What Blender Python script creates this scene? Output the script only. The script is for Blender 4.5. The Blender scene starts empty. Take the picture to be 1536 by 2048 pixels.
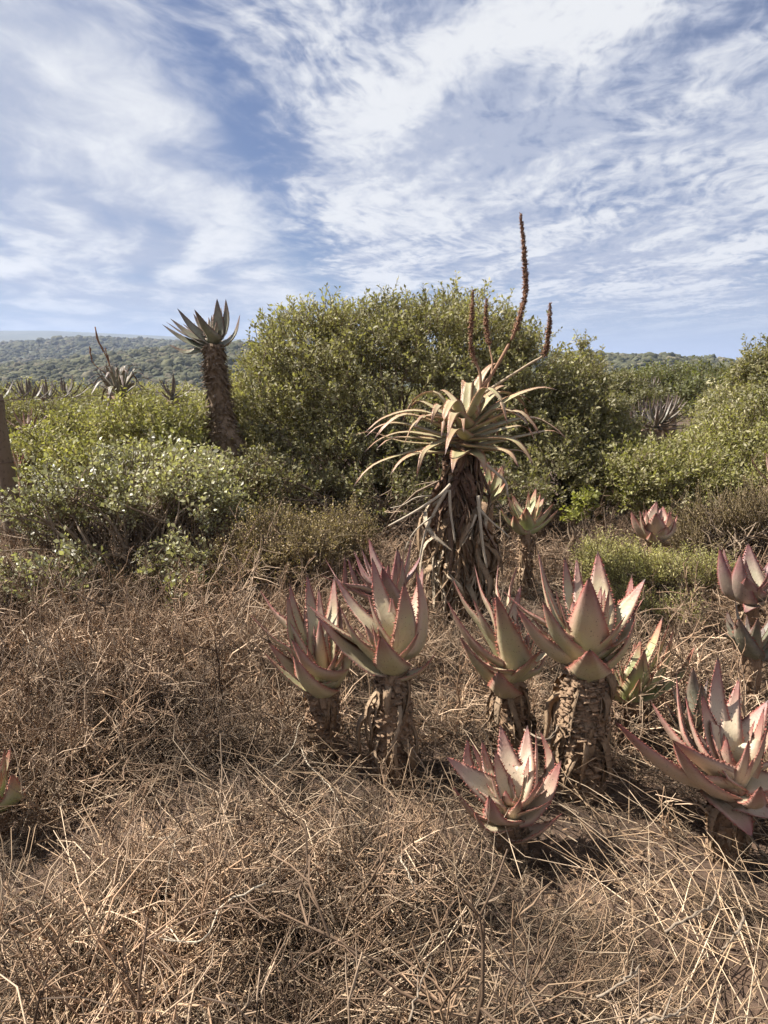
import bpy, math, random
import numpy as np

# ------------------------------------------------------------------ camera, sky, sun, exposure
scene = bpy.context.scene
COL = scene.collection
FPX = 1462.0                      # focal length in pixels of the 1536 x 2048 photograph
PITCH = math.radians(11.2)
CAM = np.array([0.0, 0.0, 1.6])
cd = bpy.data.cameras.new('camera'); cam = bpy.data.objects.new('camera', cd); COL.objects.link(cam)
cd.sensor_fit = 'VERTICAL'; cd.sensor_height = 24.0; cd.lens = 24.0 * FPX / 2048.0
cd.clip_start = 0.05; cd.clip_end = 20000
cam.location = CAM; cam.rotation_euler = (math.radians(90) - PITCH, 0, 0)
scene.camera = cam
scene.view_settings.view_transform = 'Standard'; scene.view_settings.look = 'None'
scene.view_settings.exposure = 1.25; scene.view_settings.gamma = 1.0
scene.render.engine = 'CYCLES'
scene.cycles.use_denoising = True
scene.cycles.use_adaptive_sampling = True; scene.cycles.adaptive_threshold = 0.025
scene.cycles.max_bounces = 5; scene.cycles.diffuse_bounces = 2; scene.cycles.transmission_bounces = 3; scene.cycles.transparent_max_bounces = 6
scene.cycles.volume_bounces = 0

SUN_EL, SUN_AZ = math.radians(51), math.radians(-76)     # azimuth from +Y (view direction), negative = left
sd = np.array([math.cos(SUN_EL) * math.sin(SUN_AZ), math.cos(SUN_EL) * math.cos(SUN_AZ), math.sin(SUN_EL)])
sl = bpy.data.lights.new('sun', 'SUN'); sun = bpy.data.objects.new('sun', sl); COL.objects.link(sun)
sl.energy = 5.0; sl.angle = math.radians(0.6); sl.color = (1.0, 0.955, 0.885)
from mathutils import Vector, Matrix
sun.rotation_euler = Vector(sd).to_track_quat('Z', 'Y').to_euler()

world = bpy.data.worlds.new('World'); scene.world = world; world.use_nodes = True


class NT:
    """small node helper"""
    def __init__(s, nt): s.nt = nt; s.n = nt.nodes; s.l = nt.links
    def add(s, t, ins=None, **kw):
        n = s.n.new(t)
        for k, v in kw.items(): setattr(n, k, v)
        for k, v in (ins or {}).items(): s.set(n.inputs[k], v)
        return n
    def set(s, sock, v):
        if isinstance(v, bpy.types.NodeSocket): s.l.new(v, sock)
        elif isinstance(v, bpy.types.Node): s.l.new(v.outputs[0], sock)
        else:
            if sock.type == 'RGBA' and len(v) == 3: v = (*v, 1)
            sock.default_value = v
    def math(s, op, a, b=0.0, c=0.0, clamp=False):
        n = s.add('ShaderNodeMath', operation=op, use_clamp=clamp)
        s.set(n.inputs[0], a); s.set(n.inputs[1], b); s.set(n.inputs[2], c)
        return n.outputs[0]
    def mix(s, f, a, b, blend='MIX'):
        n = s.add('ShaderNodeMix', data_type='RGBA', blend_type=blend)
        s.set(n.inputs['Factor'], f); s.set(n.inputs[6], a); s.set(n.inputs[7], b)
        return n.outputs[2]
    def noise(s, vec, scale, detail=4, rough=0.55, dist=0.0, lac=2.0):
        n = s.add('ShaderNodeTexNoise', {'Scale': scale, 'Detail': detail, 'Roughness': rough, 'Distortion': dist, 'Lacunarity': lac})
        if vec is not None: s.set(n.inputs['Vector'], vec)
        return n.outputs['Fac']
    def step(s, x, a, b):
        n = s.add('ShaderNodeMapRange', interpolation_type='SMOOTHSTEP')
        s.set(n.inputs[0], x); n.inputs[1].default_value = a; n.inputs[2].default_value = b
        return n.outputs[0]


def build_world():
    w = NT(world.node_tree); w.n.clear()
    out = w.add('ShaderNodeOutputWorld'); bg = w.add('ShaderNodeBackground')
    w.l.new(bg.outputs[0], out.inputs[0]); bg.inputs['Strength'].default_value = 0.066
    sky = w.add('ShaderNodeTexSky', sky_type='NISHITA', sun_disc=False, sun_elevation=SUN_EL,
                sun_rotation=SUN_AZ, air_density=1.0, dust_density=0.4, ozone_density=3.0)
    tc = w.add('ShaderNodeTexCoord')
    sp = w.add('ShaderNodeSeparateXYZ', {0: tc.outputs['Generated']})
    zz = w.math('ADD', w.math('MAXIMUM', sp.outputs[2], 0.0), 0.06)
    px = w.math('DIVIDE', sp.outputs[0], zz); py = w.math('DIVIDE', sp.outputs[1], zz)
    p = w.add('ShaderNodeCombineXYZ', {0: px, 1: py, 2: 3.7}).outputs[0]
    def warp(v, scale, amt, detail=3.0):
        wn = w.add('ShaderNodeTexNoise', {'Vector': v, 'Scale': scale, 'Detail': detail})
        wv = w.add('ShaderNodeVectorMath', {0: wn.outputs['Color'], 1: (0.5, 0.5, 0.5)}, operation='SUBTRACT')
        ws = w.add('ShaderNodeVectorMath', {0: wv.outputs[0], 3: amt}, operation='SCALE')
        return w.add('ShaderNodeVectorMath', {0: v, 1: ws.outputs[0]}, operation='ADD').outputs[0]
    pw = warp(p, 0.6, 0.55); pf = warp(pw, 2.5, 0.22)
    def mapped(v, sx, sy, rot, ox=0.0, oy=0.0):
        r = w.add('ShaderNodeMapping', {0: v, 2: (0, 0, rot)}).outputs[0]      # turn first, then stretch
        return w.add('ShaderNodeMapping', {0: r, 1: (ox, oy, 0), 3: (sx, sy, 1)}).outputs[0]
    # cloud streets running away from the viewer: coverage across the wind
    ramp = w.add('ShaderNodeValToRGB'); ramp.color_ramp.interpolation = 'B_SPLINE'
    prof_ = [(-4.0, .62), (-2.4, .70), (-1.5, .74), (-0.95, .80), (-0.70, .46), (-0.52, .10), (-0.36, .30), (-0.16, .86), (0.02, .62), (0.20, .20), (0.40, .28), (0.62, .40), (1.0, .62), (1.7, .74), (4.0, .72)]
    el = ramp.color_ramp.elements
    for i, (x, v) in enumerate(prof_):
        e = el[i] if i < 2 else el.new(0.5)
        e.position = (x + 4) / 8; e.color = (v, v, v, 1)
    swx = w.add('ShaderNodeSeparateXYZ', {0: pw}).outputs[0]
    w.set(ramp.inputs[0], w.math('MULTIPLY_ADD', swx, 0.125, 0.5))
    street = ramp.outputs[0]
    large = w.noise(mapped(pw, 0.9, 0.6, 0.10, SEEDX, SEEDY), 1.0, 3, 0.5)
    mid = w.noise(mapped(pf, 2.4, 1.0, -0.30, 1.3, 5.2), 1.0, 6, 0.56)
    wisp = w.noise(mapped(pf, 5.5, 1.0, 0.30, 0.3, 0.9), 1.0, 5, 0.6)
    ripple = w.noise(mapped(pf, 9.0, 8.0, 0.12), 1.0, 3, 0.6)                  # altocumulus ripples
    puff = w.noise(mapped(pf, 19.0, 6.5, 0.25, 3, 1), 1.0, 4, 0.55)
    rmask = w.step(swx, -0.75, -0.10)
    d = w.math('MULTIPLY', street, 0.42)
    d = w.math('MULTIPLY_ADD', large, 0.62, d)
    d = w.math('MULTIPLY_ADD', mid, 0.62, d)
    d = w.math('MULTIPLY_ADD', wisp, 0.16, d)
    rp = w.math('MULTIPLY', w.math('SUBTRACT', w.math('ADD', ripple, puff), 1.0), w.math('MULTIPLY_ADD', rmask, 0.9, 0.1))
    d = w.math('MULTIPLY_ADD', rp, 0.62, d)
    dens = w.step(d, 0.70, 1.05)
    dens = w.math('MULTIPLY', dens, w.step(sp.outputs[2], 0.015, 0.12))        # the sheet thins out low over the horizon
    veil = w.math('MULTIPLY_ADD', w.step(w.math('ADD', large, w.math('MULTIPLY', street, 0.5)), 0.50, 0.95), 0.58, 0.06)
    veil = w.math('MULTIPLY', veil, w.step(sp.outputs[2], 0.0, 0.08))
    dens = w.math('SUBTRACT', 1.0, w.math('MULTIPLY', w.math('SUBTRACT', 1.0, dens), w.math('SUBTRACT', 1.0, w.math('MULTIPLY', veil, 0.55))))
    dens = w.math('MULTIPLY', dens, 0.95)
    shade = w.step(w.math('ADD', mid, w.math('MULTIPLY', rp, 0.3)), 0.38, 0.66)
    ccol = w.mix(shade, (3.0, 3.3, 4.1), (5.7, 5.75, 5.85))
    tint = w.mix(1.0, sky.outputs[0], (0.36, 0.385, 0.49), 'MULTIPLY')
    tint = w.mix(w.math('MULTIPLY', w.step(sp.outputs[2], 0.17, 0.0), 0.85), tint, (2.55, 3.35, 4.75))      # pale air low over the horizon
    col = w.mix(dens, tint, ccol)
    w.l.new(col, bg.inputs['Color'])


SEEDX, SEEDY = 2.1, 0.6
build_world()

# ------------------------------------------------------------------ helpers
rng = np.random.default_rng(11)
random.seed(5)
CP, SP = math.cos(PITCH), math.sin(PITCH)


def ray(px, py):
    u = (px - 768.0) / FPX; v = (1024.0 - py) / FPX
    return np.array([u, CP + v * SP, -SP + v * CP])


def at(px, py, Y):                     # the point seen at a pixel of the photograph, Y metres ahead
    d = ray(px, py); return CAM + d * (Y / d[1])


def atz(px, py, z):                    # the point seen at a pixel, at height z
    d = ray(px, py); return CAM + d * ((z - CAM[2]) / d[2])


def unit(v):
    v = np.asarray(v, float); n = np.linalg.norm(v, axis=-1, keepdims=True); return v / np.maximum(n, 1e-9)


def catmull(pts, n):
    P = np.asarray(pts, float)
    P = np.vstack([2 * P[0] - P[1], P, 2 * P[-1] - P[-2]])
    seg = len(P) - 3
    L = np.linalg.norm(np.diff(P[1:-1], axis=0), axis=1); cum = np.r_[0, np.cumsum(L)] / max(L.sum(), 1e-9)
    out = []
    for s in np.linspace(0, 1, n):
        i = min(np.searchsorted(cum, s, side='right') - 1, seg - 1); i = max(i, 0)
        t = (s - cum[i]) / max(cum[i + 1] - cum[i], 1e-9)
        a, b, c, d = P[i], P[i + 1], P[i + 2], P[i + 3]
        out.append(0.5 * (2 * b + (c - a) * t + (2 * a - 5 * b + 4 * c - d) * t * t + (3 * b - a - 3 * c + d) * t ** 3))
    return np.array(out)


def frame_of(T):
    T = unit(T); ref = np.where(np.abs(T[:, 2:3]) > 0.9, np.array([[1.0, 0, 0]]), np.array([[0, 0, 1.0]]))
    A = unit(np.cross(T, ref)); B = np.cross(T, A); return A, B


def tube(P, r, sides=3, cap=False):
    P = np.asarray(P, float); n = len(P); r = np.broadcast_to(np.asarray(r, float), (n,))
    T = np.gradient(P, axis=0); A, B = frame_of(T)
    ang = np.arange(sides) * 2 * math.pi / sides
    V = P[:, None] + r[:, None, None] * (A[:, None] * np.cos(ang)[None, :, None] + B[:, None] * np.sin(ang)[None, :, None])
    V = V.reshape(-1, 3); F = []
    for i in range(n - 1):
        for k in range(sides):
            a = i * sides + k; b = i * sides + (k + 1) % sides; c = a + sides; d = b + sides
            F += [(a, b, d), (a, d, c)]
    if cap:
        for k in range(1, sides - 1): F.append((0, k + 1, k)); m = (n - 1) * sides; F.append((m, m + k, m + k + 1))
    return V, np.array(F, int)


class MB:
    def __init__(s): s.V = []; s.F = []; s.C = []; s.n = 0
    def add(s, V, F, C=None):
        V = np.asarray(V, float); F = np.asarray(F, int)
        s.V.append(V); s.F.append(F + s.n); s.n += len(V)
        if C is None: C = (0, 0, 0, 0)
        s.C.append(np.broadcast_to(np.asarray(C, float), (len(V), 4)))
        return s
    def arrays(s): return np.vstack(s.V), np.vstack(s.F), np.vstack(s.C)
    def mesh(s, name, mat, smooth=True): return make_mesh(name, *s.arrays(), mat, smooth)
    def build(s, name, mat, parent=None, smooth=True): return link(name, s.mesh(name, mat, smooth), parent)


def make_mesh(name, V, F, C, mat, smooth=True):
    me = bpy.data.meshes.new(name)
    nv, nf = len(V), len(F)
    me.vertices.add(nv); me.vertices.foreach_set('co', np.ascontiguousarray(V, dtype=np.float32).ravel())
    me.loops.add(nf * 3); me.loops.foreach_set('vertex_index', np.ascontiguousarray(F, dtype=np.int32).ravel())
    me.polygons.add(nf); me.polygons.foreach_set('loop_start', np.arange(0, nf * 3, 3, dtype=np.int32))
    if smooth: me.polygons.foreach_set('use_smooth', np.ones(nf, dtype=bool))
    me.update(calc_edges=True)
    if C is not None:
        a = me.color_attributes.new('tint', 'FLOAT_COLOR', 'POINT')
        a.data.foreach_set('color', np.ascontiguousarray(C, dtype=np.float32).ravel())
    me.materials.append(mat)
    return me


def link(name, me, parent=None):
    o = bpy.data.objects.new(name, me); COL.objects.link(o)
    if parent is not None:
        o.parent = parent
        o.matrix_parent_inverse = Matrix.Translation(-parent.location)   # meshes are made in world coordinates
    return o


def tag(o, label=None, cat=None, group=None, kind=None):
    for k, v in (('label', label), ('category', cat), ('group', group), ('kind', kind)):
        if v: o[k] = v
    return o


def thing(name, loc, label, cat, group=None):
    o = bpy.data.objects.new(name, None); COL.objects.link(o); o.location = Vector(loc); o.empty_display_size = 0.1
    return tag(o, label, cat, group)


def replicate(V, F, C, R, T):
    """copies of a prototype: R (k,3,3) rotations with scale, T (k,3)"""
    k, n = len(R), len(V)
    VV = np.einsum('kij,nj->kni', R, V) + T[:, None]
    FF = F[None] + (np.arange(k) * n)[:, None, None]
    CC = np.broadcast_to(C[None], (k, n, 4)).copy()
    return VV.reshape(-1, 3), FF.reshape(-1, 3), CC


def rot_axis(axis, roll):
    """rotation matrices carrying +Z to axis, rolled"""
    axis = unit(axis); k = len(axis)
    ref = np.where(np.abs(axis[:, 2:3]) > 0.95, np.array([[1.0, 0, 0]]), np.array([[0, 0, 1.0]]))
    X = unit(np.cross(ref, axis)); Y = np.cross(axis, X)
    c, s = np.cos(roll)[:, None], np.sin(roll)[:, None]
    X2 = X * c + Y * s; Y2 = -X * s + Y * c
    return np.stack([X2, Y2, axis], axis=2)


def euler_of(R):
    """XYZ euler angles of pure rotations (k,3,3)"""
    return np.stack([np.arctan2(R[:, 2, 1], R[:, 2, 2]), np.arcsin(np.clip(-R[:, 2, 0], -1, 1)), np.arctan2(R[:, 1, 0], R[:, 0, 0])], 1)


def scatter(name, proto_name, protos, mat, T, R, S, idx, smooth=False):
    """one object of uncountable stuff: copies of a few small clumps set on points by geometry nodes"""
    col = bpy.data.collections.new(proto_name)
    for i, (V, F, C) in enumerate(protos):
        col.objects.link(bpy.data.objects.new('%s_%02d' % (proto_name, i), make_mesh(proto_name, V, F, C, mat, smooth)))
    me = bpy.data.meshes.new(name); n = len(T); me.vertices.add(n); me.vertices.foreach_set('co', T.astype(np.float32).ravel())
    for nm, ty, key, dat in (('turn', 'FLOAT_VECTOR', 'vector', euler_of(R)), ('size', 'FLOAT_VECTOR', 'vector', S), ('pick', 'INT', 'value', idx)):
        a = me.attributes.new(nm, ty, 'POINT'); a.data.foreach_set(key, np.ascontiguousarray(dat, dtype=np.int32 if ty == 'INT' else np.float32).ravel())
    me.materials.append(mat); o = link(name, me)
    g = bpy.data.node_groups.new(name, 'GeometryNodeTree'); g.interface.new_socket('Geometry', in_out='INPUT', socket_type='NodeSocketGeometry'); g.interface.new_socket('Geometry', in_out='OUTPUT', socket_type='NodeSocketGeometry')
    N = g.nodes; gi = N.new('NodeGroupInput'); go = N.new('NodeGroupOutput'); ip = N.new('GeometryNodeInstanceOnPoints'); ci = N.new('GeometryNodeCollectionInfo')
    ci.inputs['Collection'].default_value = col; ci.inputs['Separate Children'].default_value = True; ci.inputs['Reset Children'].default_value = True
    def attr(nm, ty):
        a = N.new('GeometryNodeInputNamedAttribute'); a.data_type = ty; a.inputs['Name'].default_value = nm; return a.outputs['Attribute']
    ip.inputs['Pick Instance'].default_value = True
    e2r = N.new('FunctionNodeEulerToRotation')
    for a, b in ((gi.outputs[0], ip.inputs['Points']), (ci.outputs[0], ip.inputs['Instance']), (attr('pick', 'INT'), ip.inputs['Instance Index']), (attr('turn', 'FLOAT_VECTOR'), e2r.inputs[0]), (e2r.outputs[0], ip.inputs['Rotation']), (attr('size', 'FLOAT_VECTOR'), ip.inputs['Scale']), (ip.outputs[0], go.inputs[0])): g.links.new(a, b)
    o.modifiers.new('scatter', 'NODES').node_group = g
    return o


# value noise for terrain and crowns
_G = rng.random((64, 64))
def vnoise(x, y):
    x = np.asarray(x, float); y = np.asarray(y, float)
    xi = np.floor(x).astype(int); yi = np.floor(y).astype(int); fx = x - xi; fy = y - yi
    fx = fx * fx * (3 - 2 * fx); fy = fy * fy * (3 - 2 * fy)
    g = lambda a, b: _G[a % 64, b % 64]
    return (g(xi, yi) * (1 - fx) + g(xi + 1, yi) * fx) * (1 - fy) + (g(xi, yi + 1) * (1 - fx) + g(xi + 1, yi + 1) * fx) * fy


# ------------------------------------------------------------------ materials
def new_mat(name):
    m = bpy.data.materials.new(name); m.use_nodes = True
    w = NT(m.node_tree); b = w.n['Principled BSDF']; return m, w, b


def mat_ground():
    m, w, b = new_mat('soil_and_scrub')
    g = w.add('ShaderNodeNewGeometry').outputs['Position']
    ln = w.add('ShaderNodeVectorMath', {0: g}, operation='LENGTH').outputs['Value']
    n1 = w.noise(g, 1.3, 5, 0.6); n2 = w.noise(g, 22, 6, 0.65); n3 = w.noise(g, 0.02, 5, 0.6)
    soil = w.mix(n1, (0.035, 0.022, 0.014), (0.085, 0.05, 0.031))
    soil = w.mix(w.step(n2, 0.4, 0.75), soil, (0.14, 0.085, 0.052))
    scrub = w.mix(w.step(n3, 0.35, 0.65), (0.028, 0.036, 0.018), (0.06, 0.062, 0.032))
    col = w.mix(w.step(ln, 18, 60), soil, scrub)
    field = w.mix(w.step(w.noise(g, 0.006, 3), 0.3, 0.7), (0.12, 0.13, 0.05), (0.17, 0.16, 0.07))
    px = w.add('ShaderNodeSeparateXYZ', {0: g})
    ff = w.math('MULTIPLY', w.step(ln, 700, 800), w.step(px.outputs[0], 100, 200))
    col = w.mix(ff, col, field)
    w.set(b.inputs['Base Color'], col); b.inputs['Roughness'].default_value = 0.95
    bp = w.add('ShaderNodeBump', {'Strength': 0.6, 'Distance': 0.02, 'Height': n2}); w.l.new(bp.outputs[0], b.inputs['Normal'])
    return m


def mat_aloe(name, green, pink, red, edge=(0.33, 0.085, 0.06), blush=0.5):
    m, w, b = new_mat(name)
    at_ = w.add('ShaderNodeAttribute', attribute_name='tint')
    sp = w.add('ShaderNodeSeparateColor', {0: at_.outputs['Color']})
    t, e, tooth = sp.outputs[0], sp.outputs[1], sp.outputs[2]
    g = w.add('ShaderNodeNewGeometry').outputs['Position']
    oi = w.add('ShaderNodeObjectInfo').outputs['Random']
    n1 = w.noise(g, 16, 4, 0.6); n2 = w.noise(g, 70, 3, 0.6); n3 = w.noise(g, 160, 2, 0.5)
    f = w.math('MULTIPLY_ADD', t, 0.75, w.math('MULTIPLY_ADD', n1, 0.75, blush - 0.72))
    f = w.math('ADD', f, w.math('MULTIPLY', w.math('SUBTRACT', oi, 0.5), 0.55), clamp=True)
    f = w.math('MULTIPLY_ADD', w.math('POWER', e, 2.5), 0.42, f, clamp=True)
    col = w.mix(f, green, pink)
    col = w.mix(w.math('MULTIPLY', w.step(n2, 0.40, 0.75), 0.30), col, (0.36, 0.29, 0.20))
    col = w.mix(w.math('MULTIPLY', w.step(t, 0.50, 1.0), 0.90), col, red)
    ee = w.math('MULTIPLY', w.math('POWER', e, 5.0), w.math('MULTIPLY_ADD', t, 0.35, 0.62))
    col = w.mix(ee, col, edge)
    spot = w.math('MULTIPLY', w.step(n3, 0.66, 0.71), 0.8)
    col = w.mix(spot, col, (0.035, 0.022, 0.018))
    scar = w.math('MULTIPLY', w.step(w.noise(g, 30, 5, 0.7, 1.5), 0.66, 0.72), 0.5)
    col = w.mix(scar, col, (0.20, 0.13, 0.085))
    dust = w.math('MULTIPLY', w.step(w.noise(g, 14, 7, 0.75), 0.42, 0.66), 0.30)
    col = w.mix(dust, col, (0.36, 0.30, 0.225))
    tipd = w.step(w.math('MULTIPLY_ADD', n1, 0.10, t), 0.975, 1.02)
    col = w.mix(tipd, col, (0.09, 0.045, 0.035))
    col = w.mix(tooth, col, (0.27, 0.085, 0.05))
    w.set(b.inputs['Base Color'], col)
    w.set(b.inputs['Roughness'], w.math('MULTIPLY_ADD', n2, 0.25, 0.38))
    b.inputs['Specular IOR Level'].default_value = 0.4
    bp = w.add('ShaderNodeBump', {'Strength': 0.45, 'Distance': 0.006, 'Height': w.noise(g, 38, 6, 0.65)})
    w.l.new(bp.outputs[0], b.inputs['Normal'])
    return m


def mat_dry(name, a, bcol, dark, rough=0.85, scale=30, bump=0.5):
    m, w, b = new_mat(name)
    g = w.add('ShaderNodeNewGeometry').outputs['Position']
    oi = w.add('ShaderNodeObjectInfo').outputs['Random']
    n1 = w.noise(g, scale, 5, 0.65); n2 = w.noise(g, scale * 4, 4, 0.6)
    col = w.mix(w.math('MULTIPLY_ADD', oi, 0.5, w.math('SUBTRACT', n1, 0.25), clamp=True), a, bcol)
    col = w.mix(w.step(n2, 0.5, 0.75), col, dark)
    w.set(b.inputs['Base Color'], col); b.inputs['Roughness'].default_value = rough
    b.inputs['Specular IOR Level'].default_value = 0.25
    bp = w.add('ShaderNodeBump', {'Strength': bump, 'Distance': 0.006, 'Height': n2}); w.l.new(bp.outputs[0], b.inputs['Normal'])
    return m


def mat_tinted(name, rough=0.8, transl=0.0, spec=0.3, vary=0.0):
    """colour comes from each piece's own colour attribute"""
    m, w, b = new_mat(name)
    at_ = w.add('ShaderNodeAttribute', attribute_name='tint')
    g = w.add('ShaderNodeNewGeometry').outputs['Position']
    col = w.mix(w.math('MULTIPLY', w.noise(g, 60, 3), 0.35), at_.outputs['Color'], (0.25, 0.19, 0.11) if transl == 0 else (0.16, 0.15, 0.06))
    if vary > 0.85:
        k0 = w.math('MULTIPLY_ADD', w.step(w.noise(g, 1.7, 3, 0.6), 0.34, 0.64), 0.78, 0.36); kc0 = w.add('ShaderNodeCombineColor', {0: k0, 1: k0, 2: k0}); col = w.mix(1.0, col, kc0.outputs[0], 'MULTIPLY')  # broad brush tone patches; the dark ones also paint in shadowed gaps
    if vary > 0:
        k = w.math('MULTIPLY_ADD', w.add('ShaderNodeObjectInfo').outputs['Random'], vary, 1.0 - vary * 0.55); kc = w.add('ShaderNodeCombineColor', {0: k, 1: k, 2: k}); col = w.mix(1.0, col, kc.outputs[0], 'MULTIPLY')
    w.set(b.inputs['Base Color'], col); b.inputs['Roughness'].default_value = rough
    b.inputs['Specular IOR Level'].default_value = spec
    if transl > 0:
        tr = w.add('ShaderNodeBsdfTranslucent'); tcol = w.mix(1.0, col, (1.25, 1.35, 0.6), 'MULTIPLY'); w.set(tr.inputs['Color'], tcol)
        mx = w.add('ShaderNodeMixShader', {0: transl}); w.l.new(b.outputs[0], mx.inputs[1]); w.l.new(tr.outputs[0], mx.inputs[2])
        w.l.new(mx.outputs[0], w.n['Material Output'].inputs[0])
    return m


M = {}
M['ground'] = mat_ground()
M['aloe'] = mat_aloe('aloe_leaf_blushed', (0.37, 0.35, 0.185), (0.40, 0.255, 0.195), (0.20, 0.062, 0.065), edge=(0.33, 0.07, 0.055), blush=0.28)
M['aloe_purple'] = mat_aloe('aloe_leaf_purple', (0.29, 0.27, 0.17), (0.27, 0.16, 0.15), (0.155, 0.045, 0.055), edge=(0.26, 0.065, 0.06), blush=0.55)
M['aloe_green'] = mat_aloe('aloe_leaf_green', (0.30, 0.345, 0.14), (0.37, 0.29, 0.18), (0.27, 0.07, 0.05), blush=0.18)
M['aloe_pink'] = mat_aloe('aloe_leaf_pink', (0.41, 0.35, 0.225), (0.42, 0.27, 0.205), (0.225, 0.065, 0.065), edge=(0.33, 0.075, 0.06), blush=0.36)
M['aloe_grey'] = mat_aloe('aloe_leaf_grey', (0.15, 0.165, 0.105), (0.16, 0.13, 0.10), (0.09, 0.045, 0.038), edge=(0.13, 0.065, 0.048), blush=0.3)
M['aloe_olive'] = mat_aloe('aloe_leaf_olive', (0.31, 0.285, 0.135), (0.34, 0.26, 0.15), (0.27, 0.135, 0.08), edge=(0.40, 0.16, 0.09), blush=0.16)
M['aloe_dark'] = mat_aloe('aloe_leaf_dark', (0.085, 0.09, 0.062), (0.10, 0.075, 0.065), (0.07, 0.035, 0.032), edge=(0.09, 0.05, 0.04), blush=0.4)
M['bark'] = mat_dry('aloe_stem_bark', (0.21, 0.13, 0.078), (0.30, 0.20, 0.125), (0.06, 0.037, 0.024), scale=30, bump=0.8)
M['trunk'] = mat_dry('tree_aloe_trunk', (0.17, 0.115, 0.075), (0.25, 0.18, 0.12), (0.06, 0.038, 0.025), scale=24, bump=0.8)
M['dead'] = mat_dry('dead_aloe_leaf', (0.26, 0.165, 0.09), (0.34, 0.25, 0.17), (0.13, 0.075, 0.045), scale=18)
M['dead_red'] = mat_dry('dead_aloe_leaf_reddish', (0.16, 0.085, 0.055), (0.27, 0.19, 0.13), (0.07, 0.035, 0.025), scale=18)
M['dead_pale'] = mat_dry('dead_aloe_leaf_bleached', (0.36, 0.28, 0.19), (0.45, 0.37, 0.27), (0.20, 0.14, 0.09), scale=18)
M['pale'] = mat_dry('bleached_twig', (0.40, 0.33, 0.24), (0.48, 0.41, 0.31), (0.27, 0.21, 0.145), scale=40, bump=0.3)
M['stick'] = mat_dry('grey_stick', (0.22, 0.165, 0.115), (0.30, 0.24, 0.175), (0.11, 0.08, 0.055), scale=40)
M['stalk'] = mat_dry('flower_stalk', (0.24, 0.12, 0.075), (0.33, 0.20, 0.12), (0.14, 0.065, 0.04), scale=26)
M['stalk_pale'] = mat_dry('flower_stalk_pale', (0.38, 0.29, 0.19), (0.42, 0.33, 0.22), (0.25, 0.16, 0.10), scale=26)
M['spike'] = mat_dry('dried_flowers', (0.17, 0.085, 0.05), (0.24, 0.13, 0.08), (0.07, 0.035, 0.025), scale=40)
M['wood'] = mat_dry('bush_wood', (0.19, 0.135, 0.09), (0.27, 0.205, 0.145), (0.09, 0.062, 0.042), scale=14)
M['post'] = mat_dry('weathered_post', (0.13, 0.09, 0.058), (0.19, 0.135, 0.09), (0.06, 0.04, 0.027), scale=10)
M['wire'] = mat_dry('rusty_wire', (0.12, 0.08, 0.06), (0.18, 0.12, 0.09), (0.07, 0.045, 0.035), rough=0.6)
M['leaf'] = mat_tinted('bush_leaf', 0.55, 0.34, 0.35)
M['gloss'] = mat_tinted('bush_leaf_glossy', 0.46, 0.33, 0.7)
M['brush'] = mat_tinted('dry_twigs', 0.75, vary=0.9)
M['scrub'] = mat_tinted('distant_scrub', 0.9, 0.001, 0.1, vary=0.8)

# ------------------------------------------------------------------ terrain
XS = [-600, 0, 100, 190, 250, 330, 450, 480, 600, 700, 800, 1000, 1130, 1300, 1450, 2200]
def prof(d, px): k = sorted(d); return np.interp(px, k, [d[i] for i in k])
Y1 = {-600: 748, 0: 736, 150: 722, 330: 703, 450: 696, 600: 694, 800: 700, 1000: 708, 1130: 714, 1300: 719, 1450: 727, 2200: 748}
Y2 = {-600: 702, 0: 690, 190: 678, 330: 687, 480: 695, 800: 702, 1130: 704, 1300: 711, 1450: 721, 2200: 745}
Y3 = {-600: 670, 0: 664, 100: 664, 250: 671, 480: 681, 700: 695, 1130: 728, 2200: 760}


def elev_z(px, py, r):                 # height that the given pixel row has, r metres away
    u = (px - 768) / FPX; v = (1024 - py) / FPX
    dy = CP + v * SP; dz = -SP + v * CP
    return 1.6 + r * dz / np.sqrt(u * u + dy * dy)


def height(x, y):
    x = np.asarray(x, float); y = np.asarray(y, float)
    r = np.hypot(x, y); a = np.arctan2(x, np.maximum(np.abs(y), 1e-6)); a = np.clip(a, -0.75, 0.75)
    px = 768 + FPX * np.tan(a) * 1.03
    near = 0.09 * (vnoise(x * 0.7 + 9, y * 0.7 + 3) - 0.5) + 0.04 * (vnoise(x * 2.6, y * 2.6) - 0.5)
    z1, z2, z3 = (elev_z(px, prof(Yk, px), R) for Yk, R in ((Y1, 380.0), (Y2, 950.0), (Y3, 2600.0)))
    zv = -9.0 + 3.0 * (px > 900)
    R = np.stack([np.full_like(r, k) for k in (0, 30, 165, 380, 470, 950, 1300, 2600, 6000)])
    Z = np.stack([np.zeros_like(r), np.zeros_like(r), zv * np.ones_like(r), z1, z1 - 7, z2, z2 - 14, z3, z3 - 60])
    out = np.zeros_like(r)
    for i in range(len(R) - 1):
        m = (r >= R[i]) & (r < R[i + 1]); t = (r - R[i]) / (R[i + 1] - R[i])
        ts = t * t * (3 - 2 * t)
        if i in (2, 4, 6): ts = np.sin(t * math.pi / 2) * 0.5 + ts * 0.5
        out = np.where(m, Z[i] * (1 - ts) + Z[i + 1] * ts, out)
    bump = np.clip((r - 60) / 300, 0, 1) * (vnoise(x * 0.02, y * 0.02) - 0.5) * 2.4
    return out + bump * (r < 2000) + near * np.clip(1 - r / 60, 0, 1)


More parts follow.
